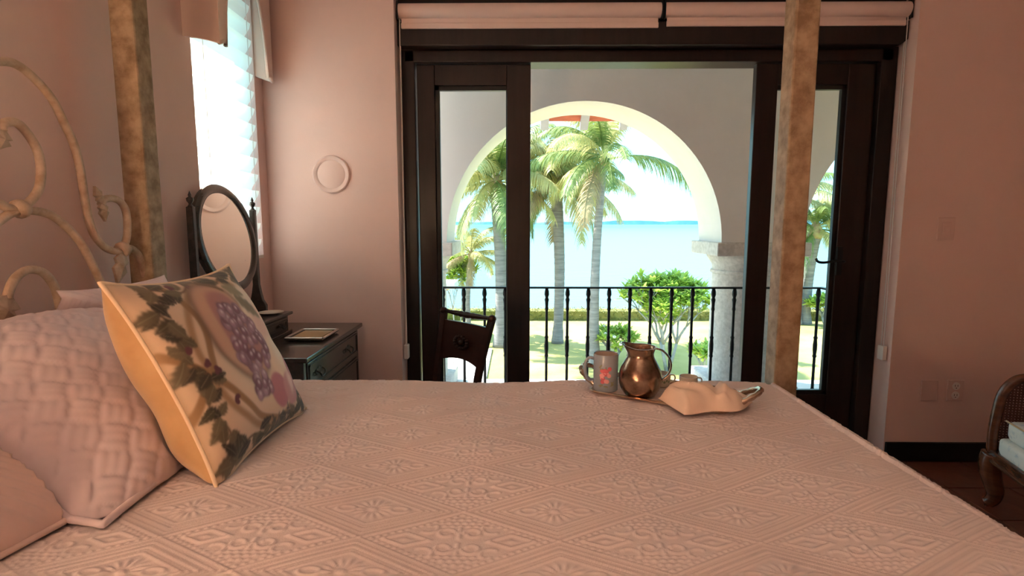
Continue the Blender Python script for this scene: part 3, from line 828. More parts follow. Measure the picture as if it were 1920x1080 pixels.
# ---- fruit print cushion
def paint_cushion(u, v):
    """u,v 0..1 across the face; returns linear rgb"""
    n_ = u.shape
    img = np.zeros(n_ + (3,)); img[:] = srgb(232, 212, 192)
    def blend(mask, c):
        m_ = np.clip(mask, 0, 1)[..., None]
        img[:] = img * (1 - m_) + np.array(srgb(*c)) * m_
    def soft(d, w_): return 1 / (1 + np.exp(np.clip(d / w_, -40, 40)))
    def ellipse(cx, cy, rx, ry, c, ang=0, s_=0.04):
        ca, sa = math.cos(R(ang)), math.sin(R(ang))
        du, dv = u - cx, v - cy
        a, b_ = (du * ca + dv * sa) / rx, (-du * sa + dv * ca) / ry
        rr = np.sqrt(a * a + b_ * b_); blend(soft(rr - 1, s_), c); return a, b_, rr
    def stroke(pts, wd, c, al=1.0):
        P = [(p.x, p.y) for p in crom([(x, y, 0) for x, y in pts], 8)]
        best = np.full(n_, 9.0)
        for (x0, y0_), (x1, y1_) in zip(P[:-1], P[1:]):
            dx, dy = x1 - x0, y1_ - y0_; L2 = dx * dx + dy * dy + 1e-12
            t_ = np.clip(((u - x0) * dx + (v - y0_) * dy) / L2, 0, 1)
            best = np.minimum(best, np.hypot(u - x0 - t_ * dx, v - y0_ - t_ * dy))
        blend(soft(best - wd, 0.0025) * al, c)
    def leaf_(cx, cy, ln, wd, ang, c):
        ca, sa = math.cos(R(ang)), math.sin(R(ang))
        a = ((u - cx) * ca + (v - cy) * sa) / ln; b_ = (-(u - cx) * sa + (v - cy) * ca) / wd
        prof = np.clip(np.sin(np.pi * np.clip(a, 0, 1)) ** 0.8 * (1 - 0.35 * a), 0, 1) * (1 + 0.09 * np.sin(a * 30))
        blend(soft(np.abs(b_) - prof, 0.10) * (a > 0) * (a < 1), c)
        blend(soft(np.abs(b_) - 0.06, 0.03) * (a > 0.05) * (a < 0.85) * 0.35, (140, 132, 104))
    # tan ground towards the border and the trellis bands
    border = np.minimum.reduce([u, 1 - u, v, 1 - v])
    blend(soft(border - 0.22, 0.10) * 0.75, (212, 172, 132))
    blend(soft(np.abs(border - 0.035) - 0.018, 0.006) * 0.9, (150, 116, 80))
    rr = np.hypot((u - 0.55) / 0.36, (v - 0.5) / 0.40)
    blend(soft(np.abs(rr - 1) - 0.05, 0.012) * 0.9, (164, 128, 90))
    stroke([(0.02, 0.30), (0.14, 0.42), (0.24, 0.52), (0.30, 0.72), (0.24, 0.95)], 0.018, (158, 122, 84))
    stroke([(0.05, 0.62), (0.16, 0.50), (0.26, 0.38), (0.38, 0.20), (0.55, 0.11)], 0.018, (160, 124, 86))
    # leafy vine up the near side, along the top and the foot
    r2 = random.Random(3)
    vine = [(0.14, 0.10), (0.16, 0.22), (0.12, 0.34), (0.18, 0.46), (0.13, 0.56), (0.18, 0.68), (0.13, 0.80), (0.20, 0.90)]
    stroke(vine, 0.006, (110, 84, 60))
    topv = [(0.20, 0.90), (0.34, 0.86), (0.48, 0.93), (0.62, 0.88), (0.76, 0.93), (0.90, 0.88)]
    stroke(topv, 0.006, (110, 84, 60))
    botv = [(0.14, 0.10), (0.30, 0.13), (0.46, 0.07), (0.62, 0.11), (0.78, 0.07), (0.90, 0.14)]
    stroke(botv, 0.006, (110, 84, 60))
    far = [(0.90, 0.88), (0.93, 0.7), (0.90, 0.5), (0.94, 0.3), (0.90, 0.14)]
    greens = [(74, 66, 48), (98, 86, 64), (56, 48, 38), (112, 98, 74)]
    for path, step in ((vine, 1), (topv, 1), (botv, 1), (far, 1)):
        pp = crom([(x, y, 0) for x, y in path], 3)
        for i, p in enumerate(pp):
            for k in range(2):
                an = r2.uniform(0, 360)
                leaf_(p.x + r2.uniform(-.02, .02), p.y + r2.uniform(-.02, .02), r2.uniform(0.07, 0.115), r2.uniform(0.024, 0.038), an, greens[r2.randrange(4)])
    for bx_, by_ in ((0.20, 0.515), (0.235, 0.475), (0.27, 0.32), (0.16, 0.60), (0.30, 0.90), (0.42, 0.88)):
        for k in range(6):
            ellipse(bx_ + r2.uniform(-.012, .012), by_ + r2.uniform(-.012, .012), 0.011, 0.011, (104, 56, 66), s_=0.15)
    # melon slice, peach, grapes, figs (drawn larger about the middle)
    u = 0.60 + (u - 0.60) / 1.14; v = 0.47 + (v - 0.47) / 1.14
    ellipse(0.50, 0.60, 0.172, 0.252, (104, 80, 62), 6); ellipse(0.505, 0.60, 0.155, 0.235, (206, 164, 140), 6)
    ellipse(0.53, 0.60, 0.11, 0.19, (178, 126, 122), 6)
    ellipse(0.75, 0.60, 0.12, 0.19, (240, 224, 206), -12); ellipse(0.74, 0.55, 0.08, 0.12, (226, 190, 178), -12, 0.2)
    ellipse(0.74, 0.40, 0.10, 0.11, (238, 214, 190)); ellipse(0.77, 0.42, 0.06, 0.07, (246, 232, 214), 0, 0.2)
    ellipse(0.62, 0.27, 0.075, 0.085, (190, 120, 130)); ellipse(0.74, 0.25, 0.085, 0.08, (206, 146, 150)); ellipse(0.84, 0.32, 0.07, 0.10, (186, 124, 134))
    ellipse(0.75, 0.28, 0.03, 0.05, (238, 206, 200), 0, 0.2)
    stroke([(0.50, 0.86), (0.56, 0.82), (0.60, 0.78)], 0.008, (120, 96, 70))
    leaf_(0.62, 0.80, 0.16, 0.045, -25, (150, 140, 110)); leaf_(0.66, 0.74, 0.18, 0.05, -50, (128, 120, 96))
    for i in range(95):
        a = r2.random()
        gy_ = 0.70 - 0.40 * a; gx_ = 0.545 + r2.uniform(-1, 1) * (0.055 + 0.065 * math.sin(math.pi * min(1, a * 1.15)))
        if a > 0.75: gx_ -= 0.05
        base = r2.choice([(150, 104, 124), (168, 124, 142), (132, 84, 106), (178, 140, 156)])
        ellipse(gx_, gy_, 0.023, 0.025, tuple(int(c_ * 0.72) for c_ in base), s_=0.12)
        ellipse(gx_, gy_, 0.019, 0.021, base, s_=0.15)
        ellipse(gx_ + 0.005, gy_ + 0.007, 0.007, 0.008, (210, 186, 198), s_=0.3)
    for i in range(16):
        x_ = 0.5 + r2.uniform(-0.02, 0.36); y_ = r2.uniform(0.12, 0.19)
        stroke([(x_, y_), (x_ + r2.uniform(-.04, .04), y_ + r2.uniform(-.05, .02))], 0.004, (70, 66, 64))
    return img
def make_cushion():
    a_ = Vector((0.0, 1, 0)); b_ = Vector((-0.43, 0, 0.90)).normalized(); n__ = a_.cross(b_)
    o_ = (-0.662, 1.195, 1.003)
    t = thing('cushion', 'square cushion printed with grapes and leaves, tan velvet back', 'cushion', o_)
    t.matrix_world = frame(o_, a_, b_, n__)
    w_ = 0.43; n_ = 230
    U, V, c1 = pillow_surface(w_, w_, 0.062, n_, lambda x, y, U, V: 0.003 * np.sin(x * 30 + 3 * np.sin(y * 21)) * 0.6, pinch=0.085, ear=0.03, pw_=2.6)
    c1 = rest_on_bed(c1, t.matrix_world)
    rgb = paint_cushion(0.5 + U * 0.45, 0.5 + V * 0.45).reshape(-1, 3)
    o = np_mesh('printed_face', c1, grid_faces(n_, n_), 'cushion_print', ('print', rgb), t)
    tag(o, 'cream face printed with grapes, fruit and leafy vines')
    n2 = 60
    U, V, c2 = pillow_surface(w_, w_, -0.105, n2, lambda x, y, U, V: -0.004 * np.sin(x * 40 + y * 35), pinch=0.085, ear=0.03, pw_=5.0)
    c2 = rest_on_bed(c2, t.matrix_world)
    o = np_mesh('velvet_back', c2, grid_faces(n2, n2, True), 'velvet_tan', None, t)
    tag(o, 'tan velvet back of the cushion')
    n3 = 60
    U, V, c3 = pillow_surface(w_, w_, 0.0, n3, None, pinch=0.085, ear=0.03)
    g = c3.reshape(n3, n3, 3)
    ring = list(g[0, :]) + list(g[1:, -1]) + list(g[-1, -2::-1]) + list(g[-2:0:-1, 0])
    MB().tube([tuple(p) for p in ring], 0.0042, 8, closed=True).build('piping', 'piping_cream', t, smooth=True)
make_cushion()

# ============================================================ DRESSER
DT, DX, DXF, DYN, DYF = 0.779, WX + 0.008, -0.835, 2.10, 2.885
dr = thing('dresser', 'low dark wood dresser with brass pulls under the window', 'dresser', ((DX + DXF) / 2, (DYN + DYF) / 2, 0))
MB().box(DX, DXF - 0.022, DYN + 0.02, DYF - 0.02, 0.10, DT - 0.022).build('body', 'dresser_wood', dr, bevel=0.003, world=True)
MB().box(DX, DXF, DYN, DYF, DT - 0.022, DT).build('top', 'dresser_wood', dr, bevel=0.005, world=True)
for x_ in (DX + 0.03, DXF - 0.055):
    for y_ in (DYN + 0.05, DYF - 0.05):
        MB().lathe([(0.016, 0), (0.022, 0.03), (0.026, 0.06), (0.022, 0.085), (0.03, 0.10)], 14, c=(x_, y_, 0)).build('foot', 'dresser_wood', dr, smooth=True, world=True)
def drawer(par, x, ya, yb, za, zb, pulls, wood):
    d_ = bpy.data.objects.new('drawer', None); col.objects.link(d_); d_.parent = par
    d_.location = Vector((x, (ya + yb) / 2, za)) - world_loc(par)
    MB().box(x - 0.012, x + 0.006, ya, yb, za, zb).build('drawer_front', wood, d_, bevel=0.003, world=True)
    k = 0.012
    m_ = MB().box(x + 0.006, x + 0.010, ya + k, yb - k, za + k, za + k + 0.006).box(x + 0.006, x + 0.010, ya + k, yb - k, zb - k - 0.006, zb - k)
    m_.box(x + 0.006, x + 0.010, ya + k, ya + k + 0.006, za + k, zb - k).box(x + 0.006, x + 0.010, yb - k - 0.006, yb - k, za + k, zb - k)
    m_.build('moulding', wood, d_, world=True)
    zc = (za + zb) / 2
    for y_, s_ in pulls:
        p_ = MB()
        p_.prism([(-0.042 * s_, 0.0), (-0.03 * s_, 0.012 * s_), (-0.012 * s_, 0.010 * s_), (0, 0.02 * s_), (0.012 * s_, 0.010 * s_), (0.03 * s_, 0.012 * s_), (0.042 * s_, 0), (0.028 * s_, -0.010 * s_), (0, -0.014 * s_), (-0.028 * s_, -0.010 * s_)], 0, 0.002,
                 M=frame((x + 0.006, y_, zc), (0, 1, 0), (1, 0, 0), (0, 0, 1)))
        p_.tube(crom([(x + 0.008, y_ - 0.03 * s_, zc + 0.004), (x + 0.022, y_ - 0.030 * s_, zc - 0.004), (x + 0.024, y_ - 0.02 * s_, zc - 0.018 * s_), (x + 0.024, y_, zc - 0.022 * s_), (x + 0.024, y_ + 0.02 * s_, zc - 0.018 * s_), (x + 0.022, y_ + 0.030 * s_, zc - 0.004), (x + 0.008, y_ + 0.03 * s_, zc + 0.004)], 4), 0.0035, 6)
        p_.build('pull', 'brass_dark', d_, world=True, smooth=True, sharp=30)
fx = DXF - 0.022
drawer(dr, fx, DYN + 0.05, DYF - 0.05, 0.625, 0.745, ((DYN + 0.17, 1), (DYF - 0.21, 1)), 'dresser_wood')
drawer(dr, fx, DYN + 0.05, DYF - 0.05, 0.40, 0.605, ((DYN + 0.17, 1), (DYF - 0.21, 1)), 'dresser_wood')
drawer(dr, fx, DYN + 0.05, DYF - 0.05, 0.16, 0.38, ((DYN + 0.17, 1), (DYF - 0.21, 1)), 'dresser_wood')

# ---- toilet mirror on the dresser
BXF, BY0, BY1, BT = -1.115, 2.115, 2.600, 0.885
tm_ = thing('dressing_mirror', 'dark wood dressing mirror with oval glass and small drawer box', 'mirror', (-1.21, 2.36, DT))
MB().box(WX + 0.012, BXF, BY0, BY1, DT, BT - 0.014).build('box_body', 'dresser_wood', tm_, bevel=0.003, world=True)
MB().box(WX + 0.006, BXF + 0.018, BY0 - 0.016, BY1 + 0.02, BT - 0.014, BT).build('box_top', 'dresser_wood', tm_, bevel=0.004, world=True)
MB().box(WX + 0.006, BXF + 0.014, BY0 - 0.012, BY1 + 0.014, DT, DT + 0.018).build('box_plinth', 'dresser_wood', tm_, bevel=0.004, world=True)
drawer(tm_, BXF, BY0 + 0.02, BY1 - 0.02, DT + 0.024, BT - 0.022, ((BY1 - 0.10, 0.6), (BY0 + 0.10, 0.6)), 'dresser_wood')
mx_ = -1.268
for y_, sg in ((2.120, -1), (2.618, 1)):
    pr_ = [(-0.045, BT), (0.045, BT), (0.045, BT + 0.03), (0.030, BT + 0.055), (0.022, BT + 0.09), (0.015, BT + 0.13), (0.013, 1.375), (-0.013, 1.375), (-0.015, BT + 0.13), (-0.022, BT + 0.09), (-0.03, BT + 0.055), (-0.045, BT + 0.03)]
    MB().prism([(a + mx_, c) for a, c in pr_], y_ - 0.011, y_ + 0.011).build('post', 'dresser_wood', tm_, bevel=0.003, world=True)
    MB().lathe([(0.011, 0), (0.006, 0.008), (0.006, 0.012), (0.013, 0.022), (0.014, 0.032), (0.005, 0.038), (0.007, 0.044), (0.001, 0.060)], 12, c=(mx_, y_, 1.375)).build('finial', 'dresser_wood', tm_, smooth=True, world=True)
gm = bpy.data.objects.new('mirror_frame', None)
tilt = R(-9)
cy_, cz_ = 2.369, 1.245
Mt = Matrix.Translation((mx_, cy_, cz_)) @ Matrix.Rotation(tilt, 4, 'Y')
N = 56
def oval(ry, rz, x): return [Mt @ Vector((x, ry * math.cos(2 * math.pi * k / N), rz * math.sin(2 * math.pi * k / N))) for k in range(N)]
rings = [oval(0.234, 0.232, -0.012), oval(0.237, 0.235, 0.008), oval(0.226, 0.224, 0.018), oval(0.205, 0.203, 0.016), oval(0.198, 0.196, 0.006)]
v = [p for r_ in rings for p in r_]; f = []
for i in range(4):
    for k in range(N):
        k2 = (k + 1) % N; f.append((i * N + k, i * N + k2, (i + 1) * N + k2, (i + 1) * N + k))
f.append(tuple(range(N)))
fr_ = MB().add(v, f).build('mirror_frame', 'dresser_wood', tm_, smooth=True, world=True, sharp=50)
g_ = oval(0.200, 0.198, 0.007)
MB().add(g_, [tuple(range(N))]).build('mirror_glass', 'mirror_glass', tm_, world=True)
for y_, d_ in ((2.131, 1), (2.607, -1)):
    MB().tube([(mx_ + 0.004, y_ - 0.001 * d_, cz_), (mx_ + 0.004, y_ + 0.012 * d_, cz_)], 0.006, 8).build('pivot', 'brass_dark', tm_, world=True)
# small things on top
t = thing('gilt_tray', 'small rectangular tray with gilt rim lying on the dresser top', 'tray', (-0.965, 2.51, DT), R(0))
o_ = MB().box(-0.085, 0.085, -0.105, 0.105, 0.004, 0.012).build('base', 'dresser_wood', t, bevel=0.003)
ri = MB()
for r0 in (0,):
    P = [(-0.085, -0.105), (0.085, -0.105), (0.085, 0.105), (-0.085, 0.105)]
    for i in range(4):
        a, c = P[i], P[(i + 1) % 4]
        ri.tube([(a[0], a[1], 0.014), (c[0], c[1], 0.014)], 0.007, 8)
ri.build('rim', 'silver', t, smooth=True, sharp=50)
MB().box(-0.066, 0.066, -0.086, 0.086, 0.012, 0.0145).build('gilt_panel', 'gold', t)
for a in (-0.07, 0.07):
    pass
pt = MB().lathe([(0.028, 0), (0.034, 0.002), (0.056, 0.008), (0.058, 0.010), (0.036, 0.0055), (0.001, 0.0045)], 32, c=(-1.165, 2.53, BT))
tag(pt.build('dish', 'porcelain', smooth=True, sharp=40), 'small white dish at the foot of the oval mirror', 'dish')

# ============================================================ TRAY AND BREAKFAST THINGS ON THE BED
ta = R(-30)
TZ = BZ + 0.004
tray = thing('serving_tray', 'metal serving tray with ornate handles lying on the pink coverlet', 'tray', (0.43, 1.55, TZ), ta)
hl, hw = 0.195, 0.118
def rrect(l, w_, r, n=6):
    out = []
    for cx, cy, a0 in ((l - r, w_ - r, 0), (-l + r, w_ - r, 90), (-l + r, -w_ + r, 180), (l - r, -w_ + r, 270)):
        for k in range(n + 1):
            a = R(a0 + 90 * k / n); out.append((cx + r * math.cos(a), cy + r * math.sin(a)))
    return out
rings = [(rrect(hl, hw, 0.03), 0.010), (rrect(hl - 0.004, hw - 0.004, 0.03), 0.0125), (rrect(hl - 0.022, hw - 0.022, 0.02), 0.004), (rrect(hl - 0.022, hw - 0.022, 0.02), 0.0), (rrect(hl, hw, 0.03), 0.008)]
v = [(x, y, z) for rr_, z in rings for x, y in rr_]; n = len(rings[0][0]); f = []
for i in range(4):
    for k in range(n):
        k2 = (k + 1) % n; f.append((i * n + k, i * n + k2, (i + 1) * n + k2, (i + 1) * n + k))
f += [tuple(2 * n + k for k in range(n)), tuple(3 * n + k for k in range(n - 1, -1, -1))]
for k in range(n): f.append((4 * n + k, 4 * n + (k + 1) % n, (k + 1) % n, k))
MB().add(v, f).build('tray_plate', 'tray_metal', tray, smooth=True, sharp=40)
MB().add([(x, y, 0.0052) for x, y in rrect(hl - 0.03, hw - 0.03, 0.015)], [tuple(range(n))]).build('lace_mat', 'lace', tray)
for s_ in (-1, 1):
    hd = crom([(s_ * (hl - 0.006), -0.055, 0.010), (s_ * (hl + 0.022), -0.054, 0.026), (s_ * (hl + 0.052), -0.034, 0.044), (s_ * (hl + 0.062), 0.0, 0.050), (s_ * (hl + 0.052), 0.034, 0.044), (s_ * (hl + 0.022), 0.054, 0.026), (s_ * (hl - 0.006), 0.055, 0.010)], 5)
    rad = [0.006 + 0.0025 * abs(math.sin(i * 0.9)) for i in range(len(hd))]
    MB().tube(hd, rad, 8).build('handle', 'tray_metal', tray, smooth=True)
TS = TZ + 0.0055
# mug
mug = thing('mug', 'blue grey mug with painted pink roses beside the copper pitcher', 'mug', (0.262, 1.573, TS))
MB().lathe([(0.033, 0), (0.0355, 0.002), (0.036, 0.05), (0.0365, 0.108), (0.0355, 0.110), (0.0335, 0.108), (0.033, 0.05), (0.032, 0.006), (0.001, 0.005)], 32).build('cup_body', 'mug_glaze', mug, smooth=True, sharp=50)
MB().lathe([(0.0333, 0.107), (0.0327, 0.05), (0.032, 0.0065)], 32, cap=False).build('inside', 'mug_inside', mug, smooth=True)
MB().tube(crom([(-0.035, 0.0, 0.094), (-0.050, 0.0, 0.096), (-0.060, 0.0, 0.080), (-0.060, 0, 0.052), (-0.051, 0, 0.032), (-0.035, 0, 0.030)], 5), 0.0048, 8).build('handle', 'mug_glaze', mug, smooth=True)
def on_mug(phi, z, r): return (r * math.cos(phi), r * math.sin(phi), z)
r3 = random.Random(11)
rme = MB().lathe([(0.0065, 0), (0.005, 0.0008), (0.001, 0.001)], 9)
rose_m = [MB().lathe([(0.0065, 0), (0.005, 0.0008), (0.001, 0.001)], 9).mesh('rose_print', q) for q in ('rose', 'rose_light')]
leaf_m = MB().lathe([(0.004, 0), (0.003, 0.0006), (0.001, 0.0007)], 8).mesh('leaf_print', 'leaf_print')
for k in range(17):
    ph = R(-100) + r3.uniform(-0.34, 0.34); z_ = 0.052 + r3.uniform(-0.020, 0.020)
    o = link_copy(rose_m[k % 2], 'rose_print', mug); o.matrix_local = Matrix.Translation(on_mug(ph, z_, 0.0362)) @ Matrix.Rotation(ph, 4, 'Z') @ Matrix.Rotation(R(90), 4, 'Y')
for k in range(11):
    ph = R(-95) + r3.uniform(-0.55, 0.55); z_ = 0.048 + r3.choice((-1, 1)) * r3.uniform(0.018, 0.03)
    o = link_copy(leaf_m, 'leaf_print', mug); o.matrix_local = Matrix.Translation(on_mug(ph, z_, 0.0361)) @ Matrix.Rotation(ph, 4, 'Z') @ Matrix.Rotation(R(90), 4, 'Y') @ Matrix.Rotation(r3.uniform(0, 6), 4, 'Z') @ Matrix.Diagonal((1.8, 0.6, 1, 1))
# pitcher
pit = thing('pitcher', 'hammered copper pitcher with curved handle on the tray', 'pitcher', (0.352, 1.520, TS), R(-12))
pp = [(0.034, 0), (0.044, 0.005), (0.056, 0.025), (0.0605, 0.05), (0.057, 0.075), (0.046, 0.098), (0.038, 0.113), (0.0365, 0.124), (0.040, 0.136), (0.044, 0.142)]
prf = [(p.x, p.z) for p in crom([(a, 0, c) for a, c in pp], 4)]
NL = 40
v = []; f = []
def spout(r, z, q):
    k = max(0, (z - 0.118) / 0.024)
    c_ = max(0, math.cos(q - math.pi))
    return r * (1 + 0.34 * k * c_ ** 4), z + 0.010 * k * c_ ** 3
full = [(r_, z_, 0) for r_, z_ in prf] + [(r_ - 0.0025, z_, 1) for r_, z_ in reversed(prf[2:])]
for r_, z_, _i in full:
    for k in range(NL):
        q = 2 * math.pi * k / NL; a, c = spout(r_, z_, q); v.append((a * math.cos(q), a * math.sin(q), c))
for i in range(len(full) - 1):
    for k in range(NL):
        k2 = (k + 1) % NL; f.append((i * NL + k, i * NL + k2, (i + 1) * NL + k2, (i + 1) * NL + k))
f += [tuple(range(NL - 1, -1, -1)), tuple((len(full) - 1) * NL + k for k in range(NL))]
MB().add(v, f).build('pitcher_body', 'copper', pit, smooth=True)
hd = crom([(0.040, 0, 0.139), (0.060, 0, 0.133), (0.078, 0, 0.114), (0.084, 0, 0.090), (0.077, 0, 0.066), (0.062, 0, 0.050), (0.055, 0, 0.046)], 6)
gr = []
for i, p in enumerate(hd):
    tng = (hd[min(i + 1, len(hd) - 1)] - hd[max(i - 1, 0)]).normalized(); nn = Vector((-tng.z, 0, tng.x))
    wd = 0.006 + 0.004 * math.sin(math.pi * i / (len(hd) - 1))
    gr.append([p + nn * 0.0028 * math.sin(a) + Vector((0, wd * math.cos(a), 0)) for a in [2 * math.pi * k / 10 for k in range(11)]])
MB().sheet(gr).build('handle', 'copper', pit, smooth=True)
# cups
def cup(x, y, r, h, label):
    c = thing('cup', label, 'cup', (x, y, TS))
    MB().lathe([(r * 0.72, 0), (r * 0.9, 0.003), (r * 0.98, h * 0.4), (r, h), (r * 0.94, h), (r * 0.9, h * 0.4), (r * 0.6, 0.004), (0.001, 0.0035)], 28).build('cup_body', 'porcelain', c, smooth=True, sharp=50)
    MB().tube(crom([(r * 0.96, 0, h * 0.85), (r * 1.4, 0, h * 0.8), (r * 1.45, 0, h * 0.45), (r * 0.95, 0, h * 0.3)], 5), 0.0024, 6).build('handle', 'porcelain', c, smooth=True)
    m_ = MB()
    for k in range(5):
        ph = R(-115 + k * 16); M = Matrix.Translation((r * 0.985 * math.cos(ph), r * 0.985 * math.sin(ph), h * (0.45 + 0.1 * (k % 2)))) @ Matrix.Rotation(ph, 4, 'Z') @ Matrix.Rotation(R(90), 4, 'Y')
        m_.lathe([(0.004, 0), (0.001, 0.0008)], 8, M=M)
    m_.build('sprig_print', 'leaf_print', c)
cup(0.515, 1.598, 0.027, 0.034, 'tiny cream cup with a painted sprig behind the napkin')
cup(0.436, 1.612, 0.029, 0.040, 'small cream cup half hidden by the pitcher handle')
sp = MB()
sp.tube(crom([(0.455, 1.555, TS + 0.004), (0.480, 1.560, TS + 0.012), (0.505, 1.548, TS + 0.007)], 6), 0.0022, 6)
sp.ell((0.450, 1.553, TS + 0.004), (0.014, 0.009, 0.0035), 12, 6)
tag(sp.build('spoon', 'silver', smooth=True), 'small silver spoon between the cups on the tray', 'spoon')
# napkin over a bread roll
def make_napkin():
    o0 = Vector((0.522, 1.425, TZ + 0.012)); nx, ny = 46, 34
    a_ = R(14)
    top_g = []; bot = []
    for i in range(nx):
        rowt = []; rowb = []
        for j in range(ny):
            u, v = i / (nx - 1) * 2 - 1, j / (ny - 1) * 2 - 1
            x = u * 0.116; y = v * 0.064 * (1 - 0.45 * max(0, u) ** 2) + 0.010 * u * u - 0.008 * math.sin(u * 5) * (v < 0)
            g_ = 0.80 + 0.20 * math.cos((u + 0.35) * 1.9) if u < 0.35 else max(0.05, 0.86 - 1.05 * (u - 0.35))
            z = 0.054 * g_ * max(0.0, 1 - abs(v) ** 3.2) ** 0.75
            if u < -0.86: z *= max(0.0, 1 - ((-0.86 - u) / 0.14) ** 2)
            env = max(0.0, 1 - abs(v) ** 4) * (1 if u > -0.86 else 0.0)
            z += env * (0.011 * math.exp(-((u - 0.28 - 0.30 * v) / 0.09) ** 2) - 0.010 * math.exp(-((u - 0.10 - 0.30 * v) / 0.10) ** 2) + 0.008 * math.exp(-((u + 0.50 + 0.35 * v) / 0.13) ** 2) - 0.005 * math.exp(-((u + 0.2 + 0.5 * v) / 0.10) ** 2))
            z += 0.003 * env * math.sin(u * 11 + v * 6)
            p = Vector((x * math.cos(a_) - y * math.sin(a_), x * math.sin(a_) + y * math.cos(a_), max(0.002, z)))
            rowt.append(o0 + p); rowb.append(o0 + p - Vector((0, 0, 0.0022)))
        top_g.append(rowt); bot.append(rowb)
    m_ = MB().sheet(top_g); m_.sheet(bot)
    K = nx * ny
    bd = [(i, 0) for i in range(nx)] + [(nx - 1, j) for j in range(1, ny)] + [(i, ny - 1) for i in range(nx - 2, -1, -1)] + [(0, j) for j in range(ny - 2, 0, -1)]
    ids = [i * ny + j for i, j in bd]
    for k in range(len(ids)):
        a, c = ids[k], ids[(k + 1) % len(ids)]; m_.f.append((a, c, c + K, a + K))
    o = m_.build('napkin', 'linen', smooth=True)
    tag(o, 'crumpled cream linen napkin heaped on the tray', 'napkin')
make_napkin()

# ============================================================ SIDE CHAIR BY THE DOOR
pA, pB = Vector((-0.376, 2.75, 0)), Vector((-0.118, 2.505, 0))
axis = (pB - pA).normalized(); mid = (pA + pB) / 2; wid = (pB - pA).length
back = Vector((0.69, 0.72, 0))                    # the back leans this way, the seat is on the other side
ch = thing('side_chair', 'dark mahogany side chair with turned top rail in front of the door', 'chair', mid - back * 0.13)
def cp(a, b_, z): return mid + axis * a + back * b_ + Vector((0, 0, z))
hwid = wid / 2
for s_ in (-1, 1):
    pts = crom([cp(s_ * (hwid - 0.035), -0.065, 0.0), cp(s_ * (hwid - 0.035), -0.09, 0.25), cp(s_ * (hwid - 0.032), -0.09, 0.44), cp(s_ * (hwid - 0.026), -0.06, 0.62), cp(s_ * (hwid - 0.012), -0.02, 0.78), cp(s_ * (hwid - 0.002), 0.0, 0.862)], 5)
    gr = []
    for i, p in enumerate(pts):
        gr.append([p + axis * (a * 0.017) + back * (c * 0.011) for a, c in ((-1, -1), (1, -1), (1, 1), (-1, 1), (-1, -1))])
    MB().sheet(gr).build('back_post', 'chair_wood', ch, world=True)
    Mr = Matrix.Translation(cp(s_ * hwid, 0.0, 0.868))
    MB().ell((0, 0, 0), (0.021, 0.021, 0.018), 12, 8, M=Mr).build('scroll_end', 'chair_wood', ch, smooth=True, world=True)
rl = [cp(-hwid + hwid * 2 * i / 24, 0.004, 0.868 - 0.004 * math.sin(math.pi * i / 24)) for i in range(25)]
rr_ = [0.010 + 0.007 * math.exp(-((i - 12) / 2.0) ** 2) + 0.004 * math.exp(-((i - 7) / 2) ** 2) + 0.004 * math.exp(-((i - 17) / 2) ** 2) + (0.004 if i in (9, 15) else 0) for i in range(25)]
MB().tube(rl, rr_, 12).build('top_rail', 'chair_wood', ch, smooth=True, world=True)
def panel(z0a, z1a, nme, arch):
    g1, g2 = [], []
    for i in range(17):
        u = -1 + 2 * i / 16
        r1, r2_ = [], []
        for k in range(7):
            t_ = k / 6
            zl = z0a + arch * (1 - u * u)
            z_ = zl + (z1a - zl) * t_
            off = -0.09 + 0.085 * max(0, (z_ - 0.46) / 0.38) + 0.012 * (1 - u * u)
            hw_ = hwid - 0.022 + 0.014 * (z_ - 0.6)
            r1.append(cp(u * hw_, off - 0.008, z_)); r2_.append(cp(u * hw_, off + 0.008, z_))
        g1.append(r1); g2.append(r2_)
    m_ = MB().sheet(g1).sheet(g2)
    m_.sheet([[a[0], c[0]] for a, c in zip(g1, g2)]); m_.sheet([[a[-1], c[-1]] for a, c in zip(g1, g2)])
    m_.sheet([[a, c] for a, c in zip(g1[0], g2[0])]); m_.sheet([[a, c] for a, c in zip(g1[-1], g2[-1])])
    return m_.build(nme, 'chair_wood', ch, world=True)
panel(0.625, 0.825, 'back_panel', 0.028)
cm = MB()
for k in range(14):
    a = 2 * math.pi * k / 14
    cm.ell(tuple(cp(0.045 * math.cos(a), -0.030 - 0.010, 0.735 + 0.030 * math.sin(a))), (0.010, 0.010, 0.008), 8, 5)
cm.ell(tuple(cp(0, -0.038, 0.735)), (0.016, 0.016, 0.014), 10, 6)
cm.build('carved_rosette', 'chair_wood', ch, smooth=True, world=True)
Ms = frame((mid.x, mid.y, 0), axis, back, (0, 0, 1))
MB().box(-hwid + 0.01, hwid - 0.01, -0.48, -0.07, 0.42, 0.47, M=Ms).build('seat', 'chair_wood', ch, bevel=0.01, world=True)
for s_ in (-1, 1):
    MB().lathe([(0.014, 0), (0.018, 0.1), (0.022, 0.3), (0.026, 0.36), (0.024, 0.42)], 12, c=tuple(cp(s_ * (hwid - 0.04), -0.44, 0))).build('leg', 'chair_wood', ch, smooth=True, world=True)
    MB().tube([cp(s_ * (hwid - 0.038), -0.09, 0.2), cp(s_ * (hwid - 0.04), -0.44, 0.2)], 0.009, 8).build('stretcher', 'chair_wood', ch, smooth=True, world=True)

# ============================================================ CANE ARMCHAIR
ac = thing('cane_armchair', 'walnut armchair with cane sides and floral cushions by the pink wall', 'armchair', (2.20, 2.44, 0), math.atan2(-0.27, 0.963))
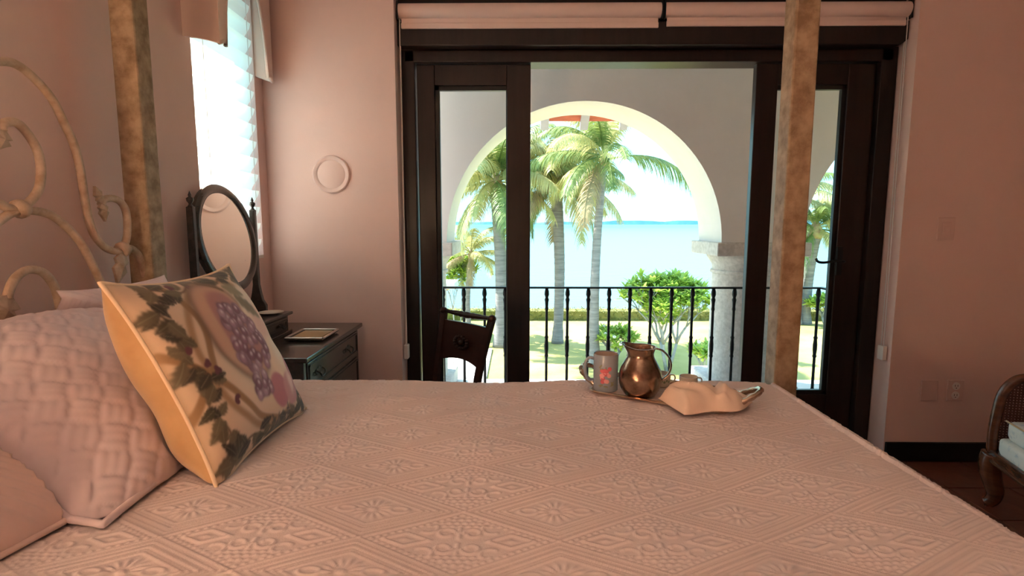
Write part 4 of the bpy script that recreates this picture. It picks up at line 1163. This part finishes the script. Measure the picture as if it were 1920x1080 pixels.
# local: +x runs back from the front edge, -y runs towards the near arm, front far corner at the origin
AW, AD = 0.66, 0.66
fr = MB().box(-0.012, AD, -0.03, 0.012, 0.225, 0.275).box(-0.012, AD, -AW - 0.012, -AW + 0.03, 0.225, 0.275).box(-0.014, 0.03, -AW, 0.0, 0.225, 0.275).box(AD - 0.03, AD, -AW, 0, 0.225, 0.275)
fr.build('seat_frame', 'walnut', ac, bevel=0.006)
MB().tube([(-0.016, -AW - 0.012, 0.228), (-0.016, 0.014, 0.228), (AD, 0.014, 0.228)], 0.010, 8).build('frame_bead', 'walnut', ac, smooth=True)
for x_, y_ in ((0.012, -0.004), (0.012, -AW + 0.004), (AD - 0.015, -0.01), (AD - 0.015, -AW + 0.01)):
    o = -1 if x_ < 0.3 else 1
    oy = 1 if y_ > -0.3 else -1
    lg = crom([(x_ + 0.0 * o, y_, 0.245), (x_ + 0.010 * o, y_ + 0.004 * oy, 0.20), (x_ + 0.004 * o, y_, 0.14), (x_ - 0.012 * o, y_ - 0.006 * oy, 0.08), (x_ - 0.010 * o, y_ - 0.004 * oy, 0.035), (x_ + 0.010 * o, y_ + 0.004 * oy, 0.008), (x_ + 0.016 * o, y_ + 0.006 * oy, 0.006)], 4)
    nl = len(lg)
    rad = [0.036 * (1 - i / nl) ** 0.8 + 0.014 + 0.006 * (i > nl * 0.8) for i in range(nl)]
    rad[-1] = 0.008
    MB().tube(lg, rad, 12).build('leg', 'walnut', ac, smooth=True)
def arm(yc):
    out = crom([(0.0, 0, 0.262), (-0.002, 0, 0.36), (0.006, 0, 0.46), (0.018, 0, 0.535), (0.050, 0, 0.592), (0.10, 0, 0.618), (0.22, 0, 0.626), (0.40, 0, 0.645), (0.56, 0, 0.70), (0.64, 0, 0.78)], 6)
    pts = [(p.x, yc, p.z) for p in out]
    MB().tube(pts, 0.021, 12).build('arm_rail', 'walnut', ac, smooth=True)
    def zt(x):
        for p, q in zip(out[:-1], out[1:]):
            if p.x <= x <= q.x and p.z > 0.45: return p.z + (q.z - p.z) * (x - p.x) / max(1e-6, q.x - p.x)
        return 0.5
    c = MB()
    sp_ = 0.0125
    x = 0.03
    while x < AD - 0.02:
        z1_ = zt(x) - 0.012
        c.box(x - 0.0036, x + 0.0036, yc - 0.002, yc + 0.002, 0.27, z1_); x += sp_
    z = 0.28
    while z < 0.76:
        xs_ = [0.02 + 0.01 * k for k in range(64) if zt(0.02 + 0.01 * k) - 0.012 > z]
        if xs_: c.box(min(xs_), AD - 0.02, yc - 0.0026, yc + 0.0026, z - 0.0036, z + 0.0036)
        z += sp_
    tag(c.build('cane_panel', 'cane', ac), kind='stuff')
arm(-0.004); arm(-AW + 0.004)
# back
bk = crom([(AD, -0.004, 0.25), (AD + 0.02, -0.004, 0.55), (AD + 0.05, -0.02, 0.84), (AD + 0.06, -0.12, 0.93), (AD + 0.065, -AW / 2, 0.96), (AD + 0.06, -AW + 0.12, 0.93), (AD + 0.05, -AW + 0.02, 0.84), (AD + 0.02, -AW + 0.004, 0.55), (AD, -AW + 0.004, 0.25)], 6)
MB().tube(bk, 0.022, 12).build('back_rail', 'walnut', ac, smooth=True)
c = MB()
for k in range(50):
    y_ = -0.02 - k * (AW - 0.04) / 49; c.box(AD + 0.025, AD + 0.029, y_ - 0.0036, y_ + 0.0036, 0.27, 0.90)
for k in range(50):
    z_ = 0.28 + k * 0.0125; c.box(AD + 0.0246, AD + 0.0294, -AW + 0.02, -0.02, z_ - 0.0036, z_ + 0.0036)
tag(c.build('cane_panel', 'cane', ac), kind='stuff')
def soft_box(x0, x1, y0, y1, z0, z1, name, m, crown):
    nx, ny, nz = 16, 16, 6
    bm_ = bmesh.new(); bmesh.ops.create_cube(bm_, size=2)
    bmesh.ops.subdivide_edges(bm_, edges=bm_.edges, cuts=9, use_grid_fill=True)
    for v_ in bm_.verts:
        p = v_.co.copy()
        l6 = (abs(p.x) ** 14 + abs(p.y) ** 14 + abs(p.z) ** 6) ** (1 / 12)
        q = p / max(l6, 1e-6) * 0.98
        q.x = max(-1, min(1, q.x)); q.y = max(-1, min(1, q.y)); q.z = max(-1, min(1, q.z))
        z_ = (z0 + z1) / 2 + q.z * (z1 - z0) / 2 + crown * (1 - p.x ** 2) * (1 - p.y ** 2) * (1 if p.z > 0 else 0)
        v_.co = Vector(((x0 + x1) / 2 + q.x * (x1 - x0) / 2, (y0 + y1) / 2 + q.y * (y1 - y0) / 2, z_))
    me = bpy.data.meshes.new(name); bm_.to_mesh(me); bm_.free()
    me.materials.append(MATS[m]); me.polygons.foreach_set('use_smooth', [True] * len(me.polygons))
    o = bpy.data.objects.new(name, me); col.objects.link(o); o.parent = ac
    return o
soft_box(-0.012, AD - 0.01, -AW + 0.01, -0.006, 0.262, 0.345, 'seat_upholstery', 'floral_seat', 0.0)
o = soft_box(0.008, AD + 0.01, -AW + 0.02, -0.022, 0.340, 0.430, 'seat_cushion', 'floral', 0.015)
rg = [(0.022, -0.045, 0.424), (0.018, -AW / 2, 0.427), (0.022, -AW + 0.045, 0.424)]
MB().tube(crom(rg, 8), 0.004, 8).build('welt', 'velvet_tan', ac, smooth=True)

# ============================================================ BEDSIDE, OUT OF FRAME: the warm lamp that glints on the pitcher
ns = thing('nightstand', 'small dark nightstand beside the head of the bed', 'nightstand', (-1.04, -0.50, 0))
MB().box(-0.22, 0.22, -0.2, 0.2, 0.62, 0.65).build('top', 'dresser_wood', ns, bevel=0.004)
MB().box(-0.2, 0.2, -0.18, 0.18, 0.47, 0.62).build('body', 'dresser_wood', ns, bevel=0.003)
for x_ in (-0.18, 0.18):
    for y_ in (-0.16, 0.16): MB().lathe([(0.012, 0), (0.02, 0.47)], 10, c=(x_, y_, 0)).build('leg', 'dresser_wood', ns)
tl = thing('table_lamp', 'cream shaded table lamp on the nightstand', 'lamp', (-1.04, -0.50, 0.65))
MB().lathe([(0.07, 0), (0.07, 0.015), (0.025, 0.03), (0.045, 0.10), (0.05, 0.16), (0.02, 0.24), (0.012, 0.34)], 20).build('base', 'porcelain', tl, smooth=True, sharp=50)
MB().lathe([(0.17, 0.30), (0.11, 0.52)], 28, cap=False).build('shade', 'lampshade', tl, smooth=True)
lp = lamp('table_lamp_offscreen', 'POINT', (0, 0, 0.42), 45, (1.0, 0.84, 0.70), size=0.05); lp.parent = tl

# ============================================================ BALCONY
AY0, AY1 = 3.95, 4.45
SPR, AR, AC0, PITCH = 1.172, 0.992, 0.481, 2.565
b = MB(); b.box(-1.10, 6.5, WY + WT, AY1 + 0.05, -0.25, -0.004); ST('balcony_floor', b, 'balcony_tile')
b = MB(); b.box(-1.10, 6.5, WY + WT, AY1, 2.74, 2.95); ST('balcony_ceiling', b, 'white_plaster')
b = MB().box(RX + 0.3, 6.5, WY + 0.1, WY + WT, 0, 2.95); ST('wall_facade', b, 'white_plaster')
# arcade wall with round arches
def arcade():
    m_ = MB(); TOP = 2.74
    xs0 = -5.2; 
    cents = [AC0 + k * PITCH for k in (0, 1, 2)]
    segs = []            # (x, z_bottom) outline of the underside
    x = -5.2
    line = []
    for c in cents:
        if c - AR > x + 0.01 or not line:
            line.append((max(-1.10, c - AR - (PITCH - 2 * AR)), SPR))
        N_ = 48
        for k in range(N_ + 1):
            a = math.pi - math.pi * k / N_
            line.append((c + AR * math.cos(a), SPR + AR * math.sin(a)))
    line.append((6.5, SPR)) if line[-1][0] < 6.5 else None
    line = [(max(-1.10, min(6.5, x_)), z_) for x_, z_ in line]
    n_ = len(line)
    v = [(x_, AY0, z_) for x_, z_ in line] + [(x_, AY1, z_) for x_, z_ in line] + [(x_, AY0, TOP) for x_, z_ in line] + [(x_, AY1, TOP) for x_, z_ in line]
    f = []
    for i in range(n_ - 1):
        f += [(i, i + 1, n_ + i + 1, n_ + i), (i, 2 * n_ + i, 2 * n_ + i + 1, i + 1), (n_ + i, n_ + i + 1, 3 * n_ + i + 1, 3 * n_ + i), (2 * n_ + i, 3 * n_ + i, 3 * n_ + i + 1, 2 * n_ + i + 1)]
    m_.add(v, f)
    return m_, cents
m_, cents = arcade()
ST('arcade_wall', m_, 'white_plaster')
names = {}
labs = ['grey stone column with square capital outside the door leaf beside the side chair', 'grey stone column with square capital outside the door leaf with the lever handle',
        'last grey stone column of the arcade, behind the pink wall']
use = [(AC0 - PITCH / 2, labs[0]), (AC0 + PITCH / 2, labs[1]), (AC0 + 1.5 * PITCH, labs[2])]
for x_, lab in use:
    t = thing('stone_column', lab, 'column', (x_, 4.20, 0))
    MB().box(-0.335, 0.335, -0.30, 0.30, 1.075, SPR + 0.002).build('abacus', 'stone', t, bevel=0.008)
    MB().lathe([(0.25, 0.93), (0.262, 0.935), (0.262, 0.955), (0.25, 0.962), (0.252, 1.0), (0.275, 1.035), (0.292, 1.06), (0.292, 1.075)], 40).build('capital', 'stone', t, smooth=True, sharp=40)
    MB().lathe([(0.25, 0.12), (0.252, 0.5), (0.246, 0.93)], 40).build('shaft', 'stone', t, smooth=True, sharp=40)
    MB().box(-0.3, 0.3, -0.3, 0.3, 0.0, 0.12).build('plinth', 'stone', t, bevel=0.01)
# eave beyond the arches
ev = thing('roof_eave', 'red boarded roof eave on grey rafters beyond the arch', 'roof', (0.6, 4.8, 2.2))
sl_ = (2.235 - 2.66) / (5.10 - 4.45)
for k in range(12):
    ya = 4.45 + k * 0.0545; yb = ya + 0.0525
    za = 2.66 + (ya - 4.45) * sl_; zb = 2.66 + (yb - 4.45) * sl_
    v = [(-1.3, ya, za), (6.0, ya, za), (6.0, yb, zb), (-1.3, yb, zb)]
    MB().add(v + [(p[0], p[1], p[2] + 0.02) for p in v], [(0, 1, 2, 3), (7, 6, 5, 4), (0, 4, 5, 1), (1, 5, 6, 2), (2, 6, 7, 3), (3, 7, 4, 0)]).build('board', 'roof_board', ev, world=True)
for k in range(-12, 15):
    xc = 0.606 + k * 0.359
    if xc < -1.25 or xc > 5.9: continue
    v = []
    for yy, dz in ((4.45, 0), (5.125, 0)):
        zz = 2.655 + (yy - 4.45) * sl_
        v += [(xc - 0.036, yy, zz), (xc + 0.036, yy, zz), (xc + 0.036, yy, zz - 0.055), (xc - 0.036, yy, zz - 0.055)]
    MB().add(v, [(0, 1, 2, 3), (4, 7, 6, 5), (0, 4, 5, 1), (1, 5, 6, 2), (2, 6, 7, 3), (3, 7, 4, 0)]).build('rafter', 'rafter_paint', ev, world=True)
v = [(-1.3, 4.45, 2.70), (6.0, 4.45, 2.70), (6.0, 5.11, 2.268), (-1.3, 5.11, 2.268)]
MB().add(v + [(p[0], p[1], p[2] + 0.06) for p in v], [(0, 1, 2, 3), (7, 6, 5, 4), (0, 4, 5, 1), (1, 5, 6, 2), (2, 6, 7, 3), (3, 7, 4, 0)]).build('tile_bed', 'terracotta', ev, world=True)
# railing
RY, RZ, RB = 3.75, 0.866, 0.085
rail = thing('balcony_railing', 'black wrought iron balcony railing with turned balusters', 'railing', (0.6, RY, 0))
xl, xr = -0.949, 2.10
MB().box(xl, xr + 0.02, RY - 0.018, RY + 0.018, RZ - 0.004, RZ + 0.008).build('top_rail', 'iron', rail, bevel=0.003, world=True)
MB().box(xl, xr + 0.02, RY - 0.012, RY + 0.012, RB - 0.008, RB + 0.006).build('bottom_rail', 'iron', rail, bevel=0.003, world=True)
for x_ in (xl, xr):
    MB().box(x_ - 0.018, x_ + 0.018, WY + WT, RY - 0.012, RZ - 0.004, RZ + 0.008).build('side_rail', 'iron', rail, bevel=0.003, world=True)
    MB().box(x_ - 0.012, x_ + 0.012, WY + WT, RY - 0.012, RB - 0.008, RB + 0.006).build('side_rail', 'iron', rail, bevel=0.003, world=True)
hb2 = RZ - 0.004 - RB
bp = [(0.014, 0.0), (0.018, 0.02), (0.011, 0.04), (0.016, 0.055), (0.010, 0.075), (0.0095, 0.20), (0.0095, 0.29), (0.014, 0.30), (0.011, 0.315), (0.0145, 0.35), (0.0145, 0.385), (0.011, 0.42), (0.014, 0.435), (0.0095, 0.445), (0.0095, 0.62), (0.013, 0.632), (0.0105, 0.65), (0.012, 0.68), (0.0155, 0.70), (0.010, 0.715), (0.0165, 0.735), (0.015, 0.757), (0.010, hb2)]
bme = MB().lathe(bp, 12).mesh('baluster', 'iron', True)
rw = world_loc(rail)
k = -12
xs_b = [0.205 + 0.1443 * k for k in range(-7, 13)] + [xl, xr - 0.018]
for x_ in xs_b:
    link_copy(bme, 'baluster', rail, (x_ - rw.x, 0, RB))
for y_ in (3.62, 3.48):
    for x_ in (xl, xr): link_copy(bme, 'baluster', rail, (x_ - rw.x, y_ - rw.y, RB))
for x_ in (xl, xr):
    MB().box(x_ - 0.014, x_ + 0.014, RY - 0.014, RY + 0.014, 0, RB).build('foot', 'iron', rail, world=True)
b = MB().box(WX - 0.3, RX + 0.3, NY - 0.2, WY + WT, 3.15, 3.3); ST('roof', b, 'terracotta')
b = MB().box(-1.10, RX + 0.3, WY + WT, 4.6, 2.95, 3.1); ST('balcony_roof', b, 'terracotta')

# ============================================================ GARDEN
GZ = -3.0
b = MB(); b.box(-60, 60, 4.6, 25.2, GZ - 0.3, GZ); ST('lawn', b, 'grass')
b = MB(); b.box(-60, 60, 25.2, 25.7, GZ - 1.2, GZ + 0.12); ST('sea_wall', b, 'paving', bevel=0.03)
b = MB(); b.add([(-30000, 25.8, -3.7), (30000, 25.8, -3.7), (30000, 40000, -3.7), (-30000, 40000, -3.7)], [(0, 1, 2, 3)])
sea = b.build('sea', 'sea'); sea.location.z = -3.7
sea.data.transform(Matrix.Translation((0, sea.location.y, 0))); sea.location.y = 0
tag(sea, 'turquoise rippled sea stretching to the far shore', 'sea', kind='stuff')
# far shore, a low wooded land strip
v = []; f = []
Ns = 220
r4 = random.Random(5)
hprev = 9
for i in range(Ns + 1):
    x_ = -3200 + 6400 * i / Ns
    hprev = max(4, min(15, hprev + r4.uniform(-3, 3)))
    v += [(x_, 2600, -5), (x_, 2605, hprev), (x_, 2900, hprev * 1.1), (x_, 3200, -5)]
for i in range(Ns):
    for k in range(3): f.append((i * 4 + k, (i + 1) * 4 + k, (i + 1) * 4 + k + 1, i * 4 + k + 1))
tag(MB().add(v, f).build('far_shore', 'shore'), kind='structure')
t = thing('sailboat', 'tiny white sailboat on the sea before the far shore', 'boat', (186, 1380, -3.7))
MB().prism([(-5, 2.2), (5, 2.2), (3.5, 0), (-3.5, 0)], -1.2, 1.2).build('hull', 'sail_white', t)
MB().prism([(-3.5, 3), (0, 14), (0.3, 3)], -0.06, 0.06).build('sail', 'sail_white', t)
MB().tube([(0.3, 0, 1), (0.3, 0, 15)], 0.12, 6).build('mast', 'sail_white', t)
# hedge along the sea wall
def make_hedge():
    m_ = MB(); r_ = random.Random(2)
    v = []; f = []
    n_ = 150
    core = MB()
    for i in range(9000):
        x = r_.uniform(-9, 19); y = 24.0 + r_.uniform(0, 0.9); z = GZ + r_.uniform(0.02, 0.44)
        if r_.random() < 0.45: y = 24.0 + r_.uniform(-0.03, 0.08)
        elif r_.random() < 0.6: z = GZ + 0.43 + r_.uniform(-0.03, 0.07)
        a, c = r_.uniform(0, 6.28), r_.uniform(-0.9, 0.9); s_ = r_.uniform(0.03, 0.06)
        d1 = Vector((math.cos(a) * math.cos(c), math.sin(a) * math.cos(c), math.sin(c))) * s_; d2 = Vector((-math.sin(a), math.cos(a), r_.uniform(-.5, .5))) * s_ * 0.6
        p = Vector((x, y, z)); k = len(v)
        v += [p - d1, p + d2, p + d1, p - d2]; f.append((k, k + 1, k + 2, k + 3))
    t = thing('hedge', 'low clipped olive green hedge along the sea edge of the lawn', 'hedge', (5, 24.4, GZ))
    MB().add(v, f).build('foliage', 'hedge', t, world=True)['kind'] = 'stuff'
    MB().box(-9, 19, 24.03, 24.85, GZ, GZ + 0.41).build('core', 'hedge', t, world=True)
make_hedge()

# ---- palms
def frond_mesh(seed, L_, elev, droop, mname, bare=0.16, leafl=0.62):
    r_ = random.Random(seed)
    n_ = 16
    pts = []; p = Vector((0, 0, 0)); a = R(elev)
    for i in range(n_ + 1):
        pts.append(p.copy())
        t_ = i / n_
        p = p + Vector((math.cos(a), 0, math.sin(a))) * (L_ / n_)
        a -= R(droop) / n_ * (0.5 + 1.0 * t_)
    m_ = MB()
    m_.tube(pts, [0.030 * (1 - 0.85 * i / n_) + 0.003 for i in range(n_ + 1)], 5)
    NLf = 58
    v = []; f = []
    for k in range(NLf):
        t_ = bare + (1 - bare) * (k + r_.uniform(-.3, .3)) / NLf
        t_ = min(0.995, max(bare, t_)); q = t_ * n_; i = min(int(q), n_ - 1)
        p0 = pts[i].lerp(pts[i + 1], q - i); tg = (pts[i + 1] - pts[i]).normalized()
        ll = leafl * (0.45 + 0.75 * math.sin(math.pi * min(1, (t_ - bare) / (1 - bare) * 0.86 + 0.12)) ** 0.8) * r_.uniform(0.85, 1.1)
        for sg in (-1, 1):
            side = Vector((0, sg, 0))
            d_ = (side * 0.85 + tg * 0.62 + Vector((0, 0, 0.10 + r_.uniform(-.12, .12)))).normalized()
            pp_ = p0.copy(); w0 = 0.024
            segs = 4
            base = len(v)
            for s_ in range(segs + 1):
                u_ = s_ / segs
                wv = tg * (w0 * (1 - u_ ** 1.5) + 0.002)
                v += [pp_ - wv, pp_ + wv]
                d_ = (d_ + Vector((0, 0, -0.36 - 0.20 * u_))).normalized()
                pp_ = pp_ + d_ * (ll / segs)
            for s_ in range(segs):
                f.append((base + 2 * s_, base + 2 * s_ + 1, base + 2 * s_ + 3, base + 2 * s_ + 2))
    m_.add(v, f)
    me = bpy.data.meshes.new('frond'); me.from_pydata(m_.v, [], m_.f); me.materials.append(MATS[mname]); me.update()
    return me
FR = {}
for el in (78, 58, 38, 18, -5, -30):
    for s_ in range(2):
        FR[(el, s_)] = [frond_mesh(el * 7 + s_ * 3 + 100 + j, 2.6, el, 95 if el > 20 else 70, mm) for j, mm in enumerate(('palm_green', 'palm_yellow', 'palm_dry'))]
def palm(label, base, top, r0, r1, nf, size, seed, yellow=0.35, dry=0.1, bulge=1.25, shaft=0.5, skip=0):
    r_ = random.Random(seed)
    t = thing('palm_tree', label, 'palm tree', base)
    B_, T_ = Vector(base), Vector(top)
    dv = T_ - B_
    n_ = 44
    pts, rad = [], []
    for i in range(n_ + 1):
        u_ = i / n_
        pts.append(dv * u_ + Vector((dv.x * 0.0, 0, 0)) + Vector((-0.10 * math.sin(math.pi * u_) * (1 if dv.x > 0 else -1), 0, 0)))
        r = r0 + (r1 - r0) * u_
        if u_ < 0.10: r *= 1 + (bulge - 1) * (1 - u_ / 0.10) ** 1.5 + 0.12
        rad.append(r * (1.0 + (0.035 if i % 2 else 0.0)))
    MB().tube(pts, rad, 14).build('trunk', 'palm_trunk', t, smooth=True)
    c0 = dv
    MB().lathe([(r1 * 1.0, -0.10), (r1 * 1.35, 0.05), (r1 * 1.2, shaft * 0.5), (r1 * 0.6, shaft), (0.02, shaft * 1.3)], 12, c=tuple(c0)).build('crown_shaft', 'crown_shaft', t, smooth=True)
    els = (78, 58, 38, 18, -5, -30)
    for k in range(nf):
        el = els[min(5, int(k / nf * 6))]
        az = k * 2.39996 + r_.uniform(-.25, .25)
        q = r_.random()
        if skip and el < 60 and math.cos(az) > 0.25: continue
        mi = 2 if (q < dry and el < 20) else (1 if q < yellow + dry else 0)
        sc_ = size * r_.uniform(0.85, 1.1)
        link_copy(FR[(el, r_.randrange(2))][mi], 'frond', t, tuple(c0 + Vector((0, 0, shaft * 0.55))), (0, 0, az), (sc_,) * 3)
    return t
PALMS = 'coconut palms on the lawn'
palm('thick grey trunked palm outside the door leaf beside the side chair', (-0.598, 18.78, GZ), (-0.74, 18.78, 2.45), 0.205, 0.20, 34, 1.1, 1, 0.45)
palm('stout straight palm in the middle of the arch', (1.457, 19.4, GZ), (1.36, 19.4, 2.55), 0.165, 0.20, 36, 1.05, 2, 0.55)
p3 = palm('slender leaning palm with one long drooping frond under the arch', (2.36, 16.3, GZ), (2.53, 16.3, 3.05), 0.155, 0.105, 30, 0.95, 3, 0.45, shaft=0.35, skip=1)
# its long low frond, bare near the stem
me = frond_mesh(77, 2.9, 14, 84, 'palm_green', bare=0.27, leafl=0.80)
link_copy(me, 'frond', p3, (0.17, 0, 6.14), (0, 0, R(-8)))
palm('small yellowing palm beside the white garden wall', (-1.80, 20.2, GZ), (-1.72, 20.2, 0.05), 0.10, 0.085, 16, 0.66, 4, 0.75, 0.15, shaft=0.25)
palm('palm with ringed trunk on the lawn outside the door leaf with the lever handle', (12.45, 23.3, GZ), (12.64, 23.3, 0.75), 0.20, 0.22, 22, 1.0, 5, 0.6, shaft=0.6)
palm('leaning palm behind the arcade column outside the door leaf with the lever handle', (11.95, 23.2, GZ), (11.35, 23.2, 2.2), 0.22, 0.16, 18, 0.95, 6, 0.5)

# ---- frangipani trees: forked grey branches ending in rosettes of leaves
def rosette(seed):
    r_ = random.Random(seed); v = []; f = []
    for k in range(13):
        az = k * 2.4 + r_.uniform(-.3, .3); el = R(r_.uniform(-5, 55)); ll = r_.uniform(0.16, 0.27); wd = ll * 0.15
        d_ = Vector((math.cos(az) * math.cos(el), math.sin(az) * math.cos(el), math.sin(el))); s_ = Vector((-math.sin(az), math.cos(az), 0))
        p = Vector((0, 0, 0)); b0 = len(v)
        for i in range(5):
            u_ = i / 4; w_ = wd * math.sin(math.pi * (0.08 + 0.87 * u_)) ** 0.8
            v += [p - s_ * w_, p + s_ * w_]
            p = p + d_ * (ll / 4); d_ = (d_ + Vector((0, 0, -0.10))).normalized()
        for i in range(4): f.append((b0 + 2 * i, b0 + 2 * i + 1, b0 + 2 * i + 3, b0 + 2 * i + 2))
    me = bpy.data.meshes.new('leaf_rosette'); me.from_pydata(v, [], f); me.materials.append(MATS['frangipani_leaf']); me.update()
    return me
ROS = [rosette(i) for i in range(4)]
def flower_mesh():
    m_ = MB()
    for k in range(5):
        a = 2 * math.pi * k / 5; m_.ell((0.03 * math.cos(a), 0.03 * math.sin(a), 0), (0.028, 0.028, 0.008), 6, 4)
    return m_.mesh('flower', 'petal', True)
FLW = flower_mesh()
def frangipani(label, base, rx, rz0, rz1, seed, levels, r0, nflow=6, stems=3, rosz=1.0):
    """rx: crown radius, rz0..rz1: crown height range"""
    r_ = random.Random(seed)
    t = thing('frangipani', label, 'tree', base)
    tips = []
    br = MB()
    def grow(p, d_, ln, r, lev):
        q = p + d_ * ln
        mid_ = (p + q) / 2 + Vector((r_.uniform(-1, 1), r_.uniform(-1, 1), 0)) * ln * 0.10
        br.tube([p, mid_, q], [r, r * 0.85, r * 0.72], 6)
        if lev == 0:
            tips.append(q); return
        nb = 2 if r_.random() < 0.25 else 3
        a0 = r_.uniform(0, 6.28)
        for k in range(nb):
            a = a0 + k * 6.283 / nb + r_.uniform(-.4, .4)
            sd = Vector((math.cos(a), math.sin(a), 0))
            nd = (d_ * 0.75 + sd * r_.uniform(0.5, 0.85) + Vector((0, 0, 0.22))).normalized()
            grow(q, nd, ln * r_.uniform(0.68, 0.88), r * 0.68, lev - 1)
            if lev < levels and r_.random() < 0.5: tips.append(q + nd * ln * 0.4 + sd * 0.05)
    hgt = rz1
    for s_ in range(stems):
        a = s_ * 6.283 / stems + r_.uniform(-.4, .4)
        d_ = Vector((math.cos(a) * 0.42, math.sin(a) * 0.42, 1)).normalized()
        grow(Vector((0.05 * math.cos(a), 0.05 * math.sin(a), -0.02)), d_, hgt * 0.33, r0, levels)
    # fit the crown to its measured spread and height
    P_ = np.array([tuple(p) for p in tips]); sx_ = rx / max(1e-3, np.abs(P_[:, 0]).max()); sz_ = rz1 / P_[:, 2].max()
    br.v = [(x * sx_, y * sx_, z * sz_) for x, y, z in br.v]
    br.build('branches', 'frangipani_bark', t, smooth=True)
    for i, p in enumerate(tips):
        link_copy(ROS[i % 4], 'leaf_rosette', t, (p.x * sx_, p.y * sx_, p.z * sz_), (r_.uniform(-.3, .3), r_.uniform(-.3, .3), r_.uniform(0, 6.28)), (r_.uniform(0.9, 1.25) * rosz,) * 3)
    for i in r_.sample(range(len(tips)), min(nflow, len(tips))):
        p = tips[i]; link_copy(FLW, 'flower', t, (p.x * sx_ + 0.05, p.y * sx_ - 0.1, p.z * sz_ + 0.08), (R(50), 0, 0))
    return len(tips)
frangipani('large frangipani tree with forked grey branches behind the railing', (4.42, 15.7, GZ), 1.36, 1.2, 2.85, 21, 4, 0.085, 8, 3, 1.15)
frangipani('small leafy frangipani bush beside the slender palm', (2.95, 16.4, GZ), 0.72, 0.5, 1.15, 22, 3, 0.045, 8, 3, 0.9)
frangipani('young frangipani shrub before the stone column', (5.15, 14.6, GZ), 0.42, 0.4, 1.0, 23, 2, 0.035, 3, 3, 0.9)
frangipani('round green shrub by the ringed palm near the hedge', (13.1, 22.8, GZ), 0.8, 0.5, 1.3, 24, 3, 0.05, 0, 4, 1.3)
frangipani('green shrub between the garden wall and the small palm', (-2.35, 20.9, GZ), 0.8, 0.5, 3.1, 25, 3, 0.05, 0, 3, 1.3)

# ---- garden wall and path on the left
gw = thing('garden_wall', 'white garden wall with a projecting cap outside the door leaf beside the side chair', 'wall', (-4.2, 14.2, GZ))
MB().box(-7, -1.95, 14.0, 14.5, GZ, -0.55).build('wall_body', 'garden_white', gw, world=True)
MB().prism([(-7, -0.36), (-7, -0.55), (-1.95, -0.55), (-1.80, -0.36)], 13.86, 14.64).build('moulding', 'terracotta', gw, world=True)
MB().box(-7, -1.60, 13.80, 14.70, -0.36, -0.20).build('cap', 'garden_white', gw, bevel=0.02, world=True)
path = MB().box(-3.6, -0.85, 5.5, 18.3, GZ + 0.001, GZ + 0.03); path = ST('garden_path', path, 'paving')
pw_ = world_loc(path)
pme = MB().box(0.01, 0.54, 0.01, 0.44, 0, 0.03).mesh('paver', 'paving')
for i in range(5):
    for j in range(18):
        link_copy(pme, 'paver', path, (-3.6 + i * 0.55 - pw_.x, 10.2 + j * 0.45 - pw_.y, 0.028))

# look-alikes share a group
for nm, g in (('pillow', 'pillows at the head of the bed'), ('palm_tree', 'palms on the lawn'), ('stone_column', 'columns of the arcade'), ('cup', 'cups on the tray'),
              ('roller_blind', 'roller blinds above the door'), ('blind_cord', 'blind cords beside the door'), ('frangipani', 'frangipani and shrubs in the garden')):
    for o in list(bpy.data.objects):
        if o.parent is None and o.name.split('.')[0] == nm: o['group'] = g
